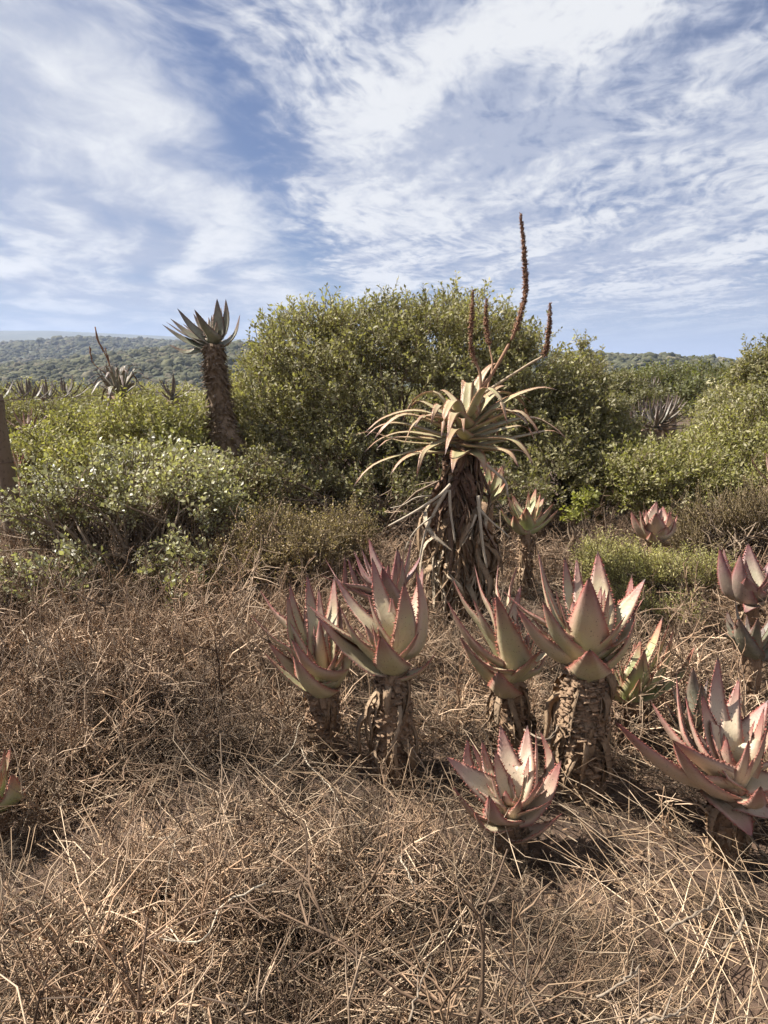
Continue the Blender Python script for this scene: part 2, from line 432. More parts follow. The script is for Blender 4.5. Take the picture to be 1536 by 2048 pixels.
def build_ground():
    ang = np.r_[np.linspace(-0.8, 0.8, 190), np.linspace(0.8, 2 * math.pi - 0.8, 70)[1:-1]]
    rad = np.r_[0.0, np.geomspace(0.4, 40, 70), np.geomspace(43, 6000, 110)]
    A, Rr = np.meshgrid(ang, rad); X = Rr * np.sin(A); Y = Rr * np.cos(A); Z = height(X, Y)
    nA, nR = len(ang), len(rad); V = np.stack([X, Y, Z], -1).reshape(-1, 3)
    i, j = np.meshgrid(np.arange(nR - 1), np.arange(nA), indexing='ij')
    a = i * nA + j; b = i * nA + (j + 1) % nA; c = a + nA; d = b + nA
    F = np.concatenate([np.stack([a, b, d], -1).reshape(-1, 3), np.stack([a, d, c], -1).reshape(-1, 3)])[:, ::-1]
    o = link('ground', make_mesh('ground', V, F, None, M['ground'])); o['kind'] = 'structure'
    tag(o, 'brown soil and scrub land running out to low hills')


build_ground()


def icosphere(sub):
    t = (1 + 5 ** 0.5) / 2
    V = [(-1, t, 0), (1, t, 0), (-1, -t, 0), (1, -t, 0), (0, -1, t), (0, 1, t), (0, -1, -t), (0, 1, -t), (t, 0, -1), (t, 0, 1), (-t, 0, -1), (-t, 0, 1)]
    F = [(0, 11, 5), (0, 5, 1), (0, 1, 7), (0, 7, 10), (0, 10, 11), (1, 5, 9), (5, 11, 4), (11, 10, 2), (10, 7, 6), (7, 1, 8), (3, 9, 4), (3, 4, 2), (3, 2, 6), (3, 6, 8), (3, 8, 9), (4, 9, 5), (2, 4, 11), (6, 2, 10), (8, 6, 7), (9, 8, 1)]
    V = [tuple(unit(np.array(v))) for v in V]
    for _ in range(sub):
        cache = {}; G = []
        def mid(a, b):
            k = (min(a, b), max(a, b))
            if k not in cache: V.append(tuple(unit(np.array(V[a]) + np.array(V[b])))); cache[k] = len(V) - 1
            return cache[k]
        for a, b, c in F:
            x, y, z = mid(a, b), mid(b, c), mid(c, a); G += [(a, x, z), (b, y, x), (c, z, y), (x, y, z)]
        F = G
    return np.array(V), np.array(F)


def hill_scrub():
    V, F = icosphere(2); protos = []
    for i in range(10):
        c = unit(rng.standard_normal((7, 3))); c[:, 2] = np.abs(c[:, 2]); bump = np.max(np.einsum('ni,ki->nk', V, c), axis=1)
        Vi = V * (0.72 + 0.34 * bump ** 6 + 0.07 * rng.standard_normal(len(V)))[:, None]; Vi[:, 2] = np.where(Vi[:, 2] < -.2, -.2, Vi[:, 2]) * .85
        base = np.array([(.047, .049, .031), (.062, .061, .038), (.039, .043, .028), (.09, .077, .056)][i % 4])
        C = np.ones((len(V), 4)); C[:, :3] = base * rng.uniform(.7, 1.35, (len(V), 1)); protos.append((Vi, F, C))
    T, S = [], []
    for r0, r1, n, size in ((135, 420, 9000, 1.35), (420, 1000, 9000, 2.3)):
        px = np.where(rng.random(n) < 0.60, rng.uniform(-120, 580, n), rng.uniform(1060, 1640, n))
        r = np.sqrt(rng.uniform(r0 ** 2, r1 ** 2, n)); a = np.arctan((px - 768) / FPX); x = r * np.sin(a); y = r * np.cos(a)
        T.append(np.stack([x, y, height(x, y)], 1)); q = size * rng.lognormal(0, .32, n)[:, None]; S.append(q * rng.uniform(.8, 1.2, (n, 3)))
    T = np.vstack(T); S = np.vstack(S); n = len(T)
    m = ~((np.hypot(T[:, 0], T[:, 1]) > 640) & (T[:, 0] > 100)); T, S = T[m], S[m]; n = len(T)
    R = rot_axis(np.tile([0, 0, 1.0], (n, 1)), rng.uniform(0, 6.28, n))
    o = scatter('hillside_scrub', 'thicket_crown', protos, M['scrub'], T, R, S, rng.integers(0, 10, n), smooth=True)
    tag(o, 'dense rounded green thicket covering the distant hillsides', 'scrub', kind='stuff')


hill_scrub()

# ------------------------------------------------------------------ aloe parts
def leaf_mesh(mb, path, W, up_to, n=13, m=5, teeth=0.013, thick=0.17, channel=0.22, tb=0.12, power=0.85, seed=0, twist=0.0):
    """a fleshy toothed leaf along path; up_to = the point its upper face looks at"""
    P = catmull(path, n); T = unit(np.gradient(P, axis=0))
    U = np.asarray(up_to) - P; U = unit(U - (U * T).sum(1, keepdims=True) * T)
    S = np.cross(T, U)
    if twist:
        tw = np.linspace(0, twist, n)[:, None]; U, S = U * np.cos(tw) + S * np.sin(tw), S * np.cos(tw) - U * np.sin(tw)
    t = np.linspace(0, 1, n)
    tt = np.clip((t - tb) / (1 - tb), 0, 1)
    w = 0.5 * W * np.where(t < tb, 0.86 + 0.14 * t / tb, np.maximum(1 - tt, 0) ** power * (1 + 0.16 * tt)) + 0.0006
    u = np.linspace(-1, 1, m)
    th = thick * (1 - 0.35 * t) * 2 * w
    ch = channel * (1 - 0.5 * t)
    rows = []
    top = P[:, None] + S[:, None] * (u[None, :, None] * w[:, None, None]) + U[:, None] * ((u ** 2)[None, :, None] * (ch * w)[:, None, None])
    ub = u[1:-1][::-1]
    bot = P[:, None] + S[:, None] * (ub[None, :, None] * w[:, None, None]) + U[:, None] * ((ub ** 2)[None, :, None] * (ch * w)[:, None, None] - (1 - ub ** 2)[None, :, None] * th[:, None, None])
    ring = np.concatenate([top, bot], 1); k = ring.shape[1]
    V = ring.reshape(-1, 3)
    e = np.r_[np.abs(u), np.abs(ub)]
    C = np.zeros((n, k, 4)); C[:, :, 0] = t[:, None]; C[:, :, 1] = e[None]; C = C.reshape(-1, 4)
    F = []
    for i in range(n - 1):
        for j in range(k):
            a = i * k + j; b = i * k + (j + 1) % k; F += [(a, b, b + k), (a, b + k, a + k)]
    mb.add(V, F, C)
    if teeth:
        L = np.linalg.norm(np.diff(P, axis=0), axis=1).sum(); q = max(4, int(L / teeth))
        rs = np.random.default_rng(seed)
        for side in (0, m - 1):
            edge = top[:, side]; sg = -1 if side == 0 else 1
            tk = np.clip(np.linspace(0.13, 0.95, q) + rs.uniform(-.3, .3, q) / q, 0.1, 0.97)
            for tq in tk:
                f = tq * (n - 1); i = min(int(f), n - 2); g = f - i
                c = edge[i] * (1 - g) + edge[i + 1] * g; d = unit(edge[i + 1] - edge[i]); uu = U[i]; ss = S[i] * sg
                h = (0.0042 + 0.026 * W) * (0.55 + 0.45 * math.sin(math.pi * min(1, tq * 1.1))) * rs.uniform(0.55, 1.35) * (rs.random() > .10); bl = h * 0.55
                ins = -ss * h * 0.35
                vs = [c - d * bl + ins, c + d * bl + ins, c + uu * h * 0.3 + ins, c - uu * h * 0.35 + ins, c + ss * h + d * h * 0.45 + uu * h * 0.2]
                cc = np.array([[tq, 1, .35, 0]] * 4 + [[tq, 1, 1, 0]])
                mb.add(vs, [(0, 2, 4), (2, 1, 4), (1, 3, 4), (3, 0, 4)], cc)
    return mb


def stem_mesh(P0, P1, r0, r1, seed, scales=260, lean=None, sides=14, stub=0.016, crown=None):
    """aloe stem: lumpy core set with the ragged stubs of old leaf bases"""
    rs = np.random.default_rng(seed); mb = MB()
    pts = [P0, *( [lean] if lean is not None else []), P1]
    n = 14; P = catmull(pts, n); r = np.linspace(r0, r1, n) * rs.uniform(0.92, 1.08, n)
    V, F = tube(P, r, sides, True)
    V = V + rs.normal(0, 0.04 * r0, V.shape); mb.add(V, F)
    T = unit(np.gradient(P, axis=0)); A, B = frame_of(T)
    for i in range(scales):
        f = rs.uniform(0.02, 0.99) * (n - 1); k = min(int(f), n - 2); g = f - k
        c = P[k] * (1 - g) + P[k + 1] * g; rr = r[k] * (1 - g) + r[k + 1] * g
        a = rs.uniform(0, 2 * math.pi); o = A[k] * math.cos(a) + B[k] * math.sin(a); s = np.cross(T[k], o)
        w = rr * rs.uniform(0.12, 0.36); d = stub * rs.uniform(0.3, 1.6); h = stub * rs.uniform(0.15, 0.5); dz = T[k] * rs.normal(-0.3, 0.8) * d
        b = c + o * rr * 0.9; q = c + o * (rr + d) + dz
        j = rs.normal(0, 0.2, 4) * d
        vs = [b - s * w, b + s * w, b + s * w + T[k] * h, b - s * w + T[k] * h,
              q - s * w * .7 + T[k] * j[0], q + s * w * .7 + T[k] * j[1], q + s * w * .6 + T[k] * (h * .6 + j[2]), q - s * w * .6 + T[k] * (h * .6 + j[3])]
        mb.add(vs, [(0, 1, 5), (0, 5, 4), (3, 7, 6), (3, 6, 2), (4, 5, 6), (4, 6, 7), (0, 4, 7), (0, 7, 3), (1, 2, 6), (1, 6, 5)])
    return mb


def dead_leaves(root, P0, P1, r0, r1, n, seed, length=(0.08, 0.2), width=(0.012, 0.03), mat='dead', hang=0.9, zrange=(0.3, 1.0), name='dead_leaf'):
    rs = np.random.default_rng(seed); P0 = np.asarray(P0); P1 = np.asarray(P1)
    for i in range(n):
        f = rs.uniform(*zrange); c = P0 * (1 - f) + P1 * f; r = r0 * (1 - f) + r1 * f
        a = rs.uniform(0, 2 * math.pi); o = np.array([math.cos(a), math.sin(a), 0]); s = np.array([-o[1], o[0], 0])
        L = rs.uniform(*length); L = min(L, max(c[2] - 0.02, 0.05)); W = rs.uniform(*width)
        out = L * rs.uniform(0.03, 0.30) * (1.0 if hang > 0.8 else 1.8); sw = rs.normal(0, 0.10) * L
        b = c + o * r * 0.95
        path = [b, b + o * out * 0.9 + s * sw * .3 - np.array([0, 0, L * 0.22]), b + o * out + s * sw - np.array([0, 0, L * 0.6]),
                b + o * out * rs.uniform(0.2, 1.4) + s * sw * 1.6 - np.array([0, 0, L])]
        mb = MB(); leaf_mesh(mb, path, W, b + o * 3, n=8, m=3, teeth=0.03, thick=0.10, channel=rs.uniform(0.6, 1.6), power=0.45, seed=seed * 100 + i, twist=rs.normal(0, 0.9))
        mb.build(name, M[mat], root)


def aloe(name, label, crop, centre, Y, leaves, Lm, Wm, mat='aloe', stem=None, group=None, bend=0.10, dead=0, seed=1, teeth=0.013, apex=0.9, n=13, dead_kw=None, filler=11):
    """an aloe whose leaves are read off the photograph: (tip x, tip y, base x, base y, depth, width[, bend]) in crop pixels"""
    x0, y0, sc = crop; F_ = lambda q: (x0 + q[0] / sc, y0 + q[1] / sc)
    C = at(*F_(centre), Y); zg = float(height(C[0], C[1]))
    lean = (stem or {}).get('lean', 0.0)
    foot = np.array([C[0] + lean, C[1], zg - 0.03])
    root = thing(name, (foot[0], foot[1], zg), label, 'aloe', group)
    up = unit(C - foot + np.array([0, 0, 0.25])); axis_top = C + up * Lm * 0.30
    r0, r1 = (np.array((stem or {}).get('r', (0.055, 0.05))) * 0.88).tolist()
    sm = stem_mesh(foot, C + up * 0.02, r0, r1, seed, (stem or {}).get('scales', 200), stub=(stem or {}).get('stub', 0.014))
    cv, cf = tube([C + up * 0.0, C + up * Lm * 0.15, axis_top], [r1 * .9, r1 * 0.6, 0.006], 10, True); sm.add(cv, cf)
    sm.build('stem', M['bark'], root)
    K = C + up * Lm * apex
    rf = np.random.default_rng(seed + 400)
    for q in range(filler):                       # narrow inner leaves that fill the heart of the rosette
        a_ = q * 2.39996 + rf.uniform(0, .6); e_ = math.radians(rf.uniform(38, 78)); h_ = np.array([math.cos(a_), math.sin(a_), 0])
        d_ = h_ * math.cos(e_) + up * math.sin(e_); L_ = Lm * rf.uniform(.5, .95); b_ = C + up * Lm * rf.uniform(.10, .22) + h_ * .018
        mb = MB(); leaf_mesh(mb, [b_ - up * .03, b_ + d_ * L_ * .15 + h_ * .012, b_ + d_ * L_ * .55 + h_ * L_ * .07, b_ + d_ * L_], Wm * rf.uniform(.45, .75), K, n=10, teeth=teeth, tb=.14, seed=seed * 70 + q)
        mb.build('leaf', M[mat], root)
    for i, lf in enumerate(leaves):
        tx, ty, bx, by, s, wf = lf[:6]; bd = lf[6] if len(lf) > 6 else bend
        tip = at(*F_((tx, ty)), Y + s * Lm); B = at(*F_((bx, by)), Y + s * 0.22 * Lm)
        hgt = np.clip(np.dot(B - C, up) * 0.75, -0.03, Lm * 0.30)
        o = B - (C + up * np.dot(B - C, up)); on = unit(o)
        att = C + up * (hgt - 0.012) + on * min(0.02, np.linalg.norm(o) * 0.4)
        d = tip - B; L = np.linalg.norm(d)
        # sag: away from the apex, square to the chord
        ref = K - (B + tip) / 2; pr = unit(ref - d * np.dot(ref, d) / max(L * L, 1e-6))
        mid = (B * 0.55 + tip * 0.45) - pr * bd * (0.5 if bd < .2 else .75) * L
        rl = np.random.default_rng(seed * 977 + i)
        side = max(0.0, 1 - abs(s) / 0.45); Kl = K + np.array([0, side * Lm * (rl.uniform(.25, .8) if rl.random() < .62 else -rl.uniform(.2, .6)), 0])
        mb = MB(); leaf_mesh(mb, [att, B, mid, tip], Wm * min(wf, 1.3) * 1.20, Kl, n=n, teeth=teeth, tb=0.16, power=0.92, seed=seed * 50 + i, twist=rl.normal(0, .18))
        mb.build('leaf', M[mat], root)
    if dead:
        kw = dict(mat='dead'); kw.update(dead_kw or {})
        dead_leaves(root, foot, C, r0, r1, dead, seed + 7, **kw)
    return root


def rosette(mb, C, up, n, L, W, el=(10, 85), bend=0.12, droop=0.0, seed=0, teeth=0.03, nn=8, m=5):
    """a rosette grown by the golden angle, used where the photograph shows no single leaves clearly"""
    rs = np.random.default_rng(seed); out = []
    for i in range(n):
        f = (i + 0.5) / n; a = i * 2.39996 + rs.normal(0, 0.2); e = math.radians(el[0] + (el[1] - el[0]) * f + rs.normal(0, 5))
        h = np.array([math.cos(a), math.sin(a), 0]); d = h * math.cos(e) + np.array([0, 0, 1]) * math.sin(e)
        l = L * (1 - 0.35 * f ** 2) * rs.uniform(0.85, 1.1)
        b = C + np.array([0, 0, 1]) * f * L * 0.2 + h * 0.04 * L
        tip = b + d * l - np.array([0, 0, droop * l * (1 - f)]); ref = unit(np.cross(np.cross(d, [0, 0, 1]), d))
        mid = b + d * l * 0.5 - ref * bend * l
        tgt = mb if mb is not None else MB()
        leaf_mesh(tgt, [b - h * 0.03 * L, b + d * 0.12 * l - ref * bend * l * .5, mid, tip], W * (1 - 0.3 * f), C + np.array([0, 0, L * 0.9]), n=nn, m=m, teeth=teeth, seed=seed + i)
        out.append(tgt)
    return out

c1 = (480, 1050, 3.657); c2 = (860, 1060, 2.844); c3 = (1180, 1060, 3.103); c4 = (680, 420, 2.626)
c5 = (1380, 1060, 6.827); c6 = (1000, 640, 2.866); c7 = (300, 580, 5.388)

# ------------------------------------------------------------------ the aloes in the clearing
GRP = 'young aloes growing in the dry brush'
aloe('aloe', 'blushed aloe on a slim ragged stem with leaves swept outward, beside a taller twin', c1, (600, 1215), 2.75, [
    (130, 450, 400, 800, .35, .9), (55, 640, 440, 960, .15, .85), (205, 860, 450, 1100, -.2, .85), (165, 925, 480, 1190, -.12, .9),
    (392, 955, 585, 1225, -.62, 1.3, .16), (370, 825, 680, 1110, -.45, 1.1, .2), (362, 420, 470, 850, .3, .85), (345, 500, 440, 930, .05, .7),
    (490, 355, 560, 790, .6, .95), (575, 450, 600, 880, .45, .6), (690, 375, 650, 850, .7, .9), (725, 540, 690, 900, .55, .8),
    (585, 670, 590, 1000, -.1, .55), (757, 860, 700, 1150, .15, 1.1, .3), (545, 735, 560, 1010, .05, .4), (470, 610, 520, 960, .2, .6)],
    0.27, 0.105, 'aloe', dict(r=(0.058, 0.062), scales=560), GRP, dead=26, seed=3, dead_kw=dict(length=(.06, .16), width=(.012, .03)))
aloe('aloe', 'blushed aloe with one long leaf reaching sideways and a red leaf jutting low', c1, (1120, 1085), 2.62, [
    (480, 570, 880, 860, .25, .85), (552, 660, 950, 1020, .0, .9), (690, 370, 970, 760, .55, 1.0), (720, 570, 990, 960, -.25, 1.1, .16),
    (930, 490, 1080, 860, .1, .55), (965, 235, 1090, 740, .55, .95), (1200, 420, 1205, 910, -.4, 1.1, .06), (1288, 310, 1300, 900, .0, 1.0, .16),
    (1340, 300, 1230, 760, .55, .8), (1025, 810, 1120, 1060, -.75, 1.15, .12), (1440, 930, 1210, 1110, -.3, .8, .18), (1005, 680, 1080, 920, .15, .4),
    (915, 730, 1110, 930, -.15, .8, .2), (1110, 520, 1130, 860, .3, .7)],
    0.28, 0.10, 'aloe', dict(r=(0.075, 0.058), scales=520), GRP, dead=40, seed=4, dead_kw=dict(length=(0.1, 0.28), width=(.014, .035)))
aloe('aloe', 'purple tinged aloe rising behind the two blushed stemmed aloes', c1, (1080, 625), 3.35, [
    (570, 360, 930, 470, .1, .75), (740, 410, 960, 540, -.2, .8), (615, 230, 760, 430, .5, .5), (765, 205, 790, 460, .5, .7), (785, 230, 880, 470, .4, .8),
    (845, 235, 950, 430, .1, .9), (940, 90, 1040, 400, .2, .95), (1255, 80, 1170, 450, .2, .9), (1150, 170, 1140, 500, -.1, .9), (1040, 310, 1120, 590, -.55, 1.1),
    (830, 180, 960, 420, .7, .5), (890, 175, 1000, 420, .7, .5), (900, 615, 1020, 640, -.6, .8), (1000, 430, 1060, 600, -.3, .7)],
    0.30, 0.105, 'aloe_purple', dict(r=(0.05, 0.05), scales=100), GRP, dead=4, seed=5)
aloe('aloe', 'aloe with dried brown leaves hanging round its short stem, between larger aloes', c2, (460, 880), 2.85, [
    (120, 262, 300, 560, .35, .85), (250, 190, 370, 520, .6, .8), (390, 178, 400, 500, .7, .9), (500, 190, 440, 500, .7, .7), (520, 310, 460, 560, .5, .7),
    (90, 388, 290, 700, .05, .95), (165, 600, 360, 860, -.1, .9), (240, 380, 410, 690, -.1, .85), (372, 360, 505, 810, -.5, 1.35, .05), (345, 365, 480, 600, .1, .6),
    (245, 712, 420, 790, -.6, .9, .16), (545, 590, 570, 780, .25, .8), (660, 705, 545, 830, .1, .9, .3), (390, 800, 425, 930, -.7, 1.2, .1), (520, 520, 490, 660, .2, .5)],
    0.27, 0.10, 'aloe', dict(r=(0.085, 0.055), scales=320), GRP, dead=42, seed=6, dead_kw=dict(length=(0.12, 0.30), width=(.016, .04)))
aloe('aloe', 'largest stemmed aloe with pale broad front leaf on a thick scaly stem', c2, (890, 770), 2.55, [
    (488, 430, 740, 720, .0, .95, .14), (405, 338, 680, 540, .35, .9), (612, 110, 750, 560, .5, 1.05), (640, 400, 830, 700, -.4, 1.35, .16),
    (765, 150, 830, 500, .5, .8), (835, 155, 865, 470, .6, .6), (955, 118, 960, 500, .65, 1.1), (905, 268, 892, 650, -.5, 1.55, .05),
    (975, 320, 930, 520, .2, .5), (1148, 255, 1080, 600, .5, 1.0, .16), (1225, 278, 990, 580, .2, .95), (1175, 490, 1000, 770, -.3, 1.1, .18),
    (910, 680, 900, 830, -.75, 1.25, .06), (815, 400, 830, 590, .1, .6), (555, 450, 690, 620, .3, .5), (1100, 500, 1000, 690, .15, 1.0, .25)],
    0.30, 0.112, 'aloe', dict(r=(0.085, 0.082), scales=1300, stub=0.015), GRP, dead=64, seed=7, dead_kw=dict(length=(.06, .24), width=(.014, .045), zrange=(.15, 1)))
aloe('aloe', 'small green aloe with pale inner faces leaning against the largest aloe', c2, (1140, 985), 2.95, [
    (1325, 490, 1210, 760, .4, .8), (1368, 515, 1220, 830, .2, .9), (1387, 553, 1270, 880, .0, 1.0, .14), (1220, 680, 1165, 920, -.5, 1.25), (1512, 648, 1270, 930, -.1, .9, .2),
    (1045, 780, 1050, 940, -.35, 1.0, .2), (1200, 620, 1150, 820, .3, .7), (1090, 760, 1110, 890, .2, .7), (1180, 760, 1150, 880, .0, .4)],
    0.24, 0.095, 'aloe_green', dict(r=(0.06, 0.055), scales=140), GRP, dead=20, seed=8, dead_kw=dict(length=(.1, .22), width=(.015, .035), mat='dead_red'))
aloe('aloe', 'low open aloe with a curled red leaf, nestled in the dry twigs', c2, (460, 1650), 2.2, [
    (90, 1288, 400, 1530, .0, 1.1, .04), (125, 1450, 280, 1640, -.15, .8, .1), (215, 1183, 280, 1440, .4, .9, .22), (295, 1190, 360, 1450, .55, .8), (400, 1108, 470, 1430, .55, 1.1),
    (370, 1250, 440, 1500, .15, .8), (555, 1110, 530, 1400, .6, .95), (602, 1130, 580, 1480, .25, .85), (625, 1140, 670, 1430, .35, .8, .2), (748, 1310, 560, 1590, -.15, 1.05, .16),
    (335, 1508, 430, 1640, -.6, 1.15, .22), (768, 1598, 510, 1740, -.3, .95, .16), (450, 1385, 480, 1540, .1, .4), (540, 1375, 500, 1540, .1, .45), (430, 1480, 480, 1560, -.1, .7, .3), (250, 1600, 380, 1680, -.5, .9, .2)],
    0.25, 0.092, 'aloe_pink', dict(r=(0.05, 0.05), scales=80), GRP, dead=16, seed=9)
aloe('aloe', 'large wide open pinkish aloe with a long leaf lying low over the twigs', c3, (880, 1640), 2.2, [
    (145, 1178, 590, 1540, -.1, 1.1, .08), (370, 1050, 590, 1360, .3, .85), (535, 880, 620, 1330, .45, .85), (590, 1020, 720, 1400, .25, 1.05), (795, 778, 810, 1270, .6, 1.0),
    (690, 1008, 830, 1440, .15, 1.05), (508, 1300, 820, 1510, -.15, 1.15, .04), (515, 1312, 790, 1620, -.5, 1.15, .14), (925, 918, 870, 1260, .65, .7), (1105, 1055, 930, 1330, .45, 1.2, .14),
    (1025, 1178, 930, 1420, .2, .6), (830, 1258, 860, 1450, .1, .4), (875, 1375, 890, 1540, -.1, 1.0, .35), (1220, 1400, 960, 1500, .1, 1.1, .05), (1250, 1560, 960, 1560, -.2, 1.0, .05),
    (1060, 1590, 970, 1640, -.75, .9, .25), (1005, 1905, 850, 1690, -.45, 1.5, -.05), (1180, 1800, 950, 1680, -.3, 1.2), (940, 1250, 910, 1430, .35, .5)],
    0.30, 0.112, 'aloe_pink', dict(r=(0.06, 0.055), scales=120), GRP, dead=22, seed=10)
aloe('aloe', 'half hidden grey green aloe crowded behind the wide pinkish aloe', c3, (640, 1270), 2.75, [
    (640, 850, 660, 1120, .1, .9), (690, 950, 690, 1180, -.1, .8), (460, 1050, 570, 1230, .0, .8), (940, 950, 880, 1180, .1, .9), (610, 1100, 640, 1250, -.3, .7), (370, 1130, 520, 1250, .2, .6), (790, 1000, 760, 1200, .3, .8)],
    0.22, 0.085, 'aloe_grey', dict(r=(0.05, 0.05), scales=60), GRP, seed=11)
aloe('aloe', 'deep red purple aloe above the greenish low shrub edge, broad cupped leaves', c5, (820, 1010), 3.6, [
    (405, 238, 580, 880, .0, .95, .12), (450, 228, 610, 800, .25, .8), (690, 318, 700, 930, -.4, 1.35), (795, 178, 850, 730, .55, 1.2), (760, 398, 800, 800, .0, .9), (735, 500, 770, 850, .15, .5),
    (770, 650, 840, 900, -.5, 1.2), (1070, 465, 920, 780, .4, .9), (1120, 640, 950, 900, .0, 1.1, .2), (1400, 560, 1000, 930, .1, 1.0), (1180, 300, 980, 800, .5, 1.0), (1300, 850, 960, 1000, -.3, 1.0), (750, 1130, 860, 1040, -.6, .7, -.1)],
    0.27, 0.105, 'aloe_purple', dict(r=(0.055, 0.055), scales=120), GRP, dead=9, seed=12)
aloe('aloe', 'dull grey green aloe in twigs just below the deep red purple aloe', c5, (850, 1730), 3.15, [
    (505, 1108, 620, 1480, .2, 1.0), (665, 1208, 790, 1650, -.3, 1.6), (330, 1358, 600, 1490, .1, .6), (600, 1420, 690, 1620, .0, .6), (1010, 1340, 900, 1600, .2, 1.0), (1180, 1480, 950, 1650, .0, 1.0), (880, 1300, 850, 1550, .4, .8)],
    0.25, 0.10, 'aloe_grey', dict(r=(0.05, 0.05), scales=60), GRP, seed=13)
aloe('aloe', 'cupped pink and green aloe on a pale knobby stem beyond the green shrub', c6, (890, 1270), 5.0, [
    (750, 1093, 820, 1230, .0, .9, .16), (800, 1088, 845, 1230, -.2, .95, .14), (900, 1038, 865, 1170, .4, 1.0), (895, 1105, 895, 1220, -.5, 1.3, .06), (935, 1065, 930, 1190, .35, .95),
    (972, 1095, 945, 1235, -.2, 1.1, .14), (1018, 1110, 970, 1220, .15, .9, .16), (870, 1215, 880, 1270, -.6, .8), (1000, 1140, 970, 1240, -.1, .9, .2), (920, 1080, 910, 1180, .5, .7)],
    0.26, 0.115, 'aloe_pink', dict(r=(0.07, 0.06), scales=120, stub=.03), GRP, dead=4, seed=14, teeth=.02, n=10)
aloe('aloe', 'green red edged aloe on a thin stem beside the tall flowering aloe', c6, (150, 1215), 4.9, [
    (0, 1068, 75, 1180, .0, .95, .14), (42, 1008, 125, 1150, .2, .95), (207, 962, 165, 1130, .45, .85), (252, 1018, 185, 1140, .25, .8), (312, 1043, 190, 1190, -.15, 1.05), (342, 1080, 205, 1205, .1, .9),
    (152, 1075, 150, 1180, -.5, 1.15), (80, 1118, 105, 1210, -.5, 1.1), (75, 1003, 135, 1130, .5, .7), (215, 1110, 190, 1190, .35, .8)],
    0.27, 0.10, 'aloe_green', dict(r=(0.05, 0.04), scales=120, stub=.02), GRP, dead=12, seed=15, teeth=.02, n=10, dead_kw=dict(length=(.1, .25)))
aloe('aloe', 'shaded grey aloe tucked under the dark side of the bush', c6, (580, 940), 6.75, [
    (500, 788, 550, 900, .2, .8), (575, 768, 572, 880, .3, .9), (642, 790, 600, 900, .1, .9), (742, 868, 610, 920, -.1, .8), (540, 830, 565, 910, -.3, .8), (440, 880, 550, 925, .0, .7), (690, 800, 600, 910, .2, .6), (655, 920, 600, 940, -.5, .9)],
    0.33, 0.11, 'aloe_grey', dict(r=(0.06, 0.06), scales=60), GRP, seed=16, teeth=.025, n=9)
aloe('aloe', 'young green aloe with toothed leaf peeping out behind the shaggy trunk', c4, (775, 1545), 5.2, [
    (855, 1338, 800, 1490, .1, 1.0), (872, 1430, 800, 1520, -.2, .9), (780, 1318, 775, 1480, .3, .8), (740, 1400, 755, 1520, .1, .8)],
    0.27, 0.11, 'aloe_green', dict(r=(0.05, 0.05), scales=40), GRP, seed=17, teeth=.02, n=9)
aloe('aloe', 'aloe at the brush edge showing one bright red tipped cupped leaf', (0, 0, 1.0), (-16, 1618), 2.3, [
    (24, 1545, 4, 1612, -.25, 1.2, .3), (10, 1495, -8, 1590, .2, 1.0), (-60, 1540, -35, 1610, .0, .9), (-30, 1500, -25, 1590, .5, .9), (-20, 1570, -22, 1620, -.6, 1.0)],
    0.20, 0.085, 'aloe_green', dict(r=(0.05, 0.05), scales=40), GRP, seed=18)
aloe('aloe', 'coral red aloe beside the leaning post', (0, 0, 1.0), (45, 945), 6.6, [
    (33, 900, 42, 935, .1, .8), (58, 903, 52, 935, .0, .8), (25, 922, 38, 938, -.1, .7), (66, 925, 55, 940, -.2, .7), (46, 908, 46, 938, -.4, .8), (20, 940, 38, 945, -.3, .6)],
    0.22, 0.08, 'aloe_pink', dict(r=(0.05, 0.05), scales=40), GRP, seed=19, teeth=.03, n=8)


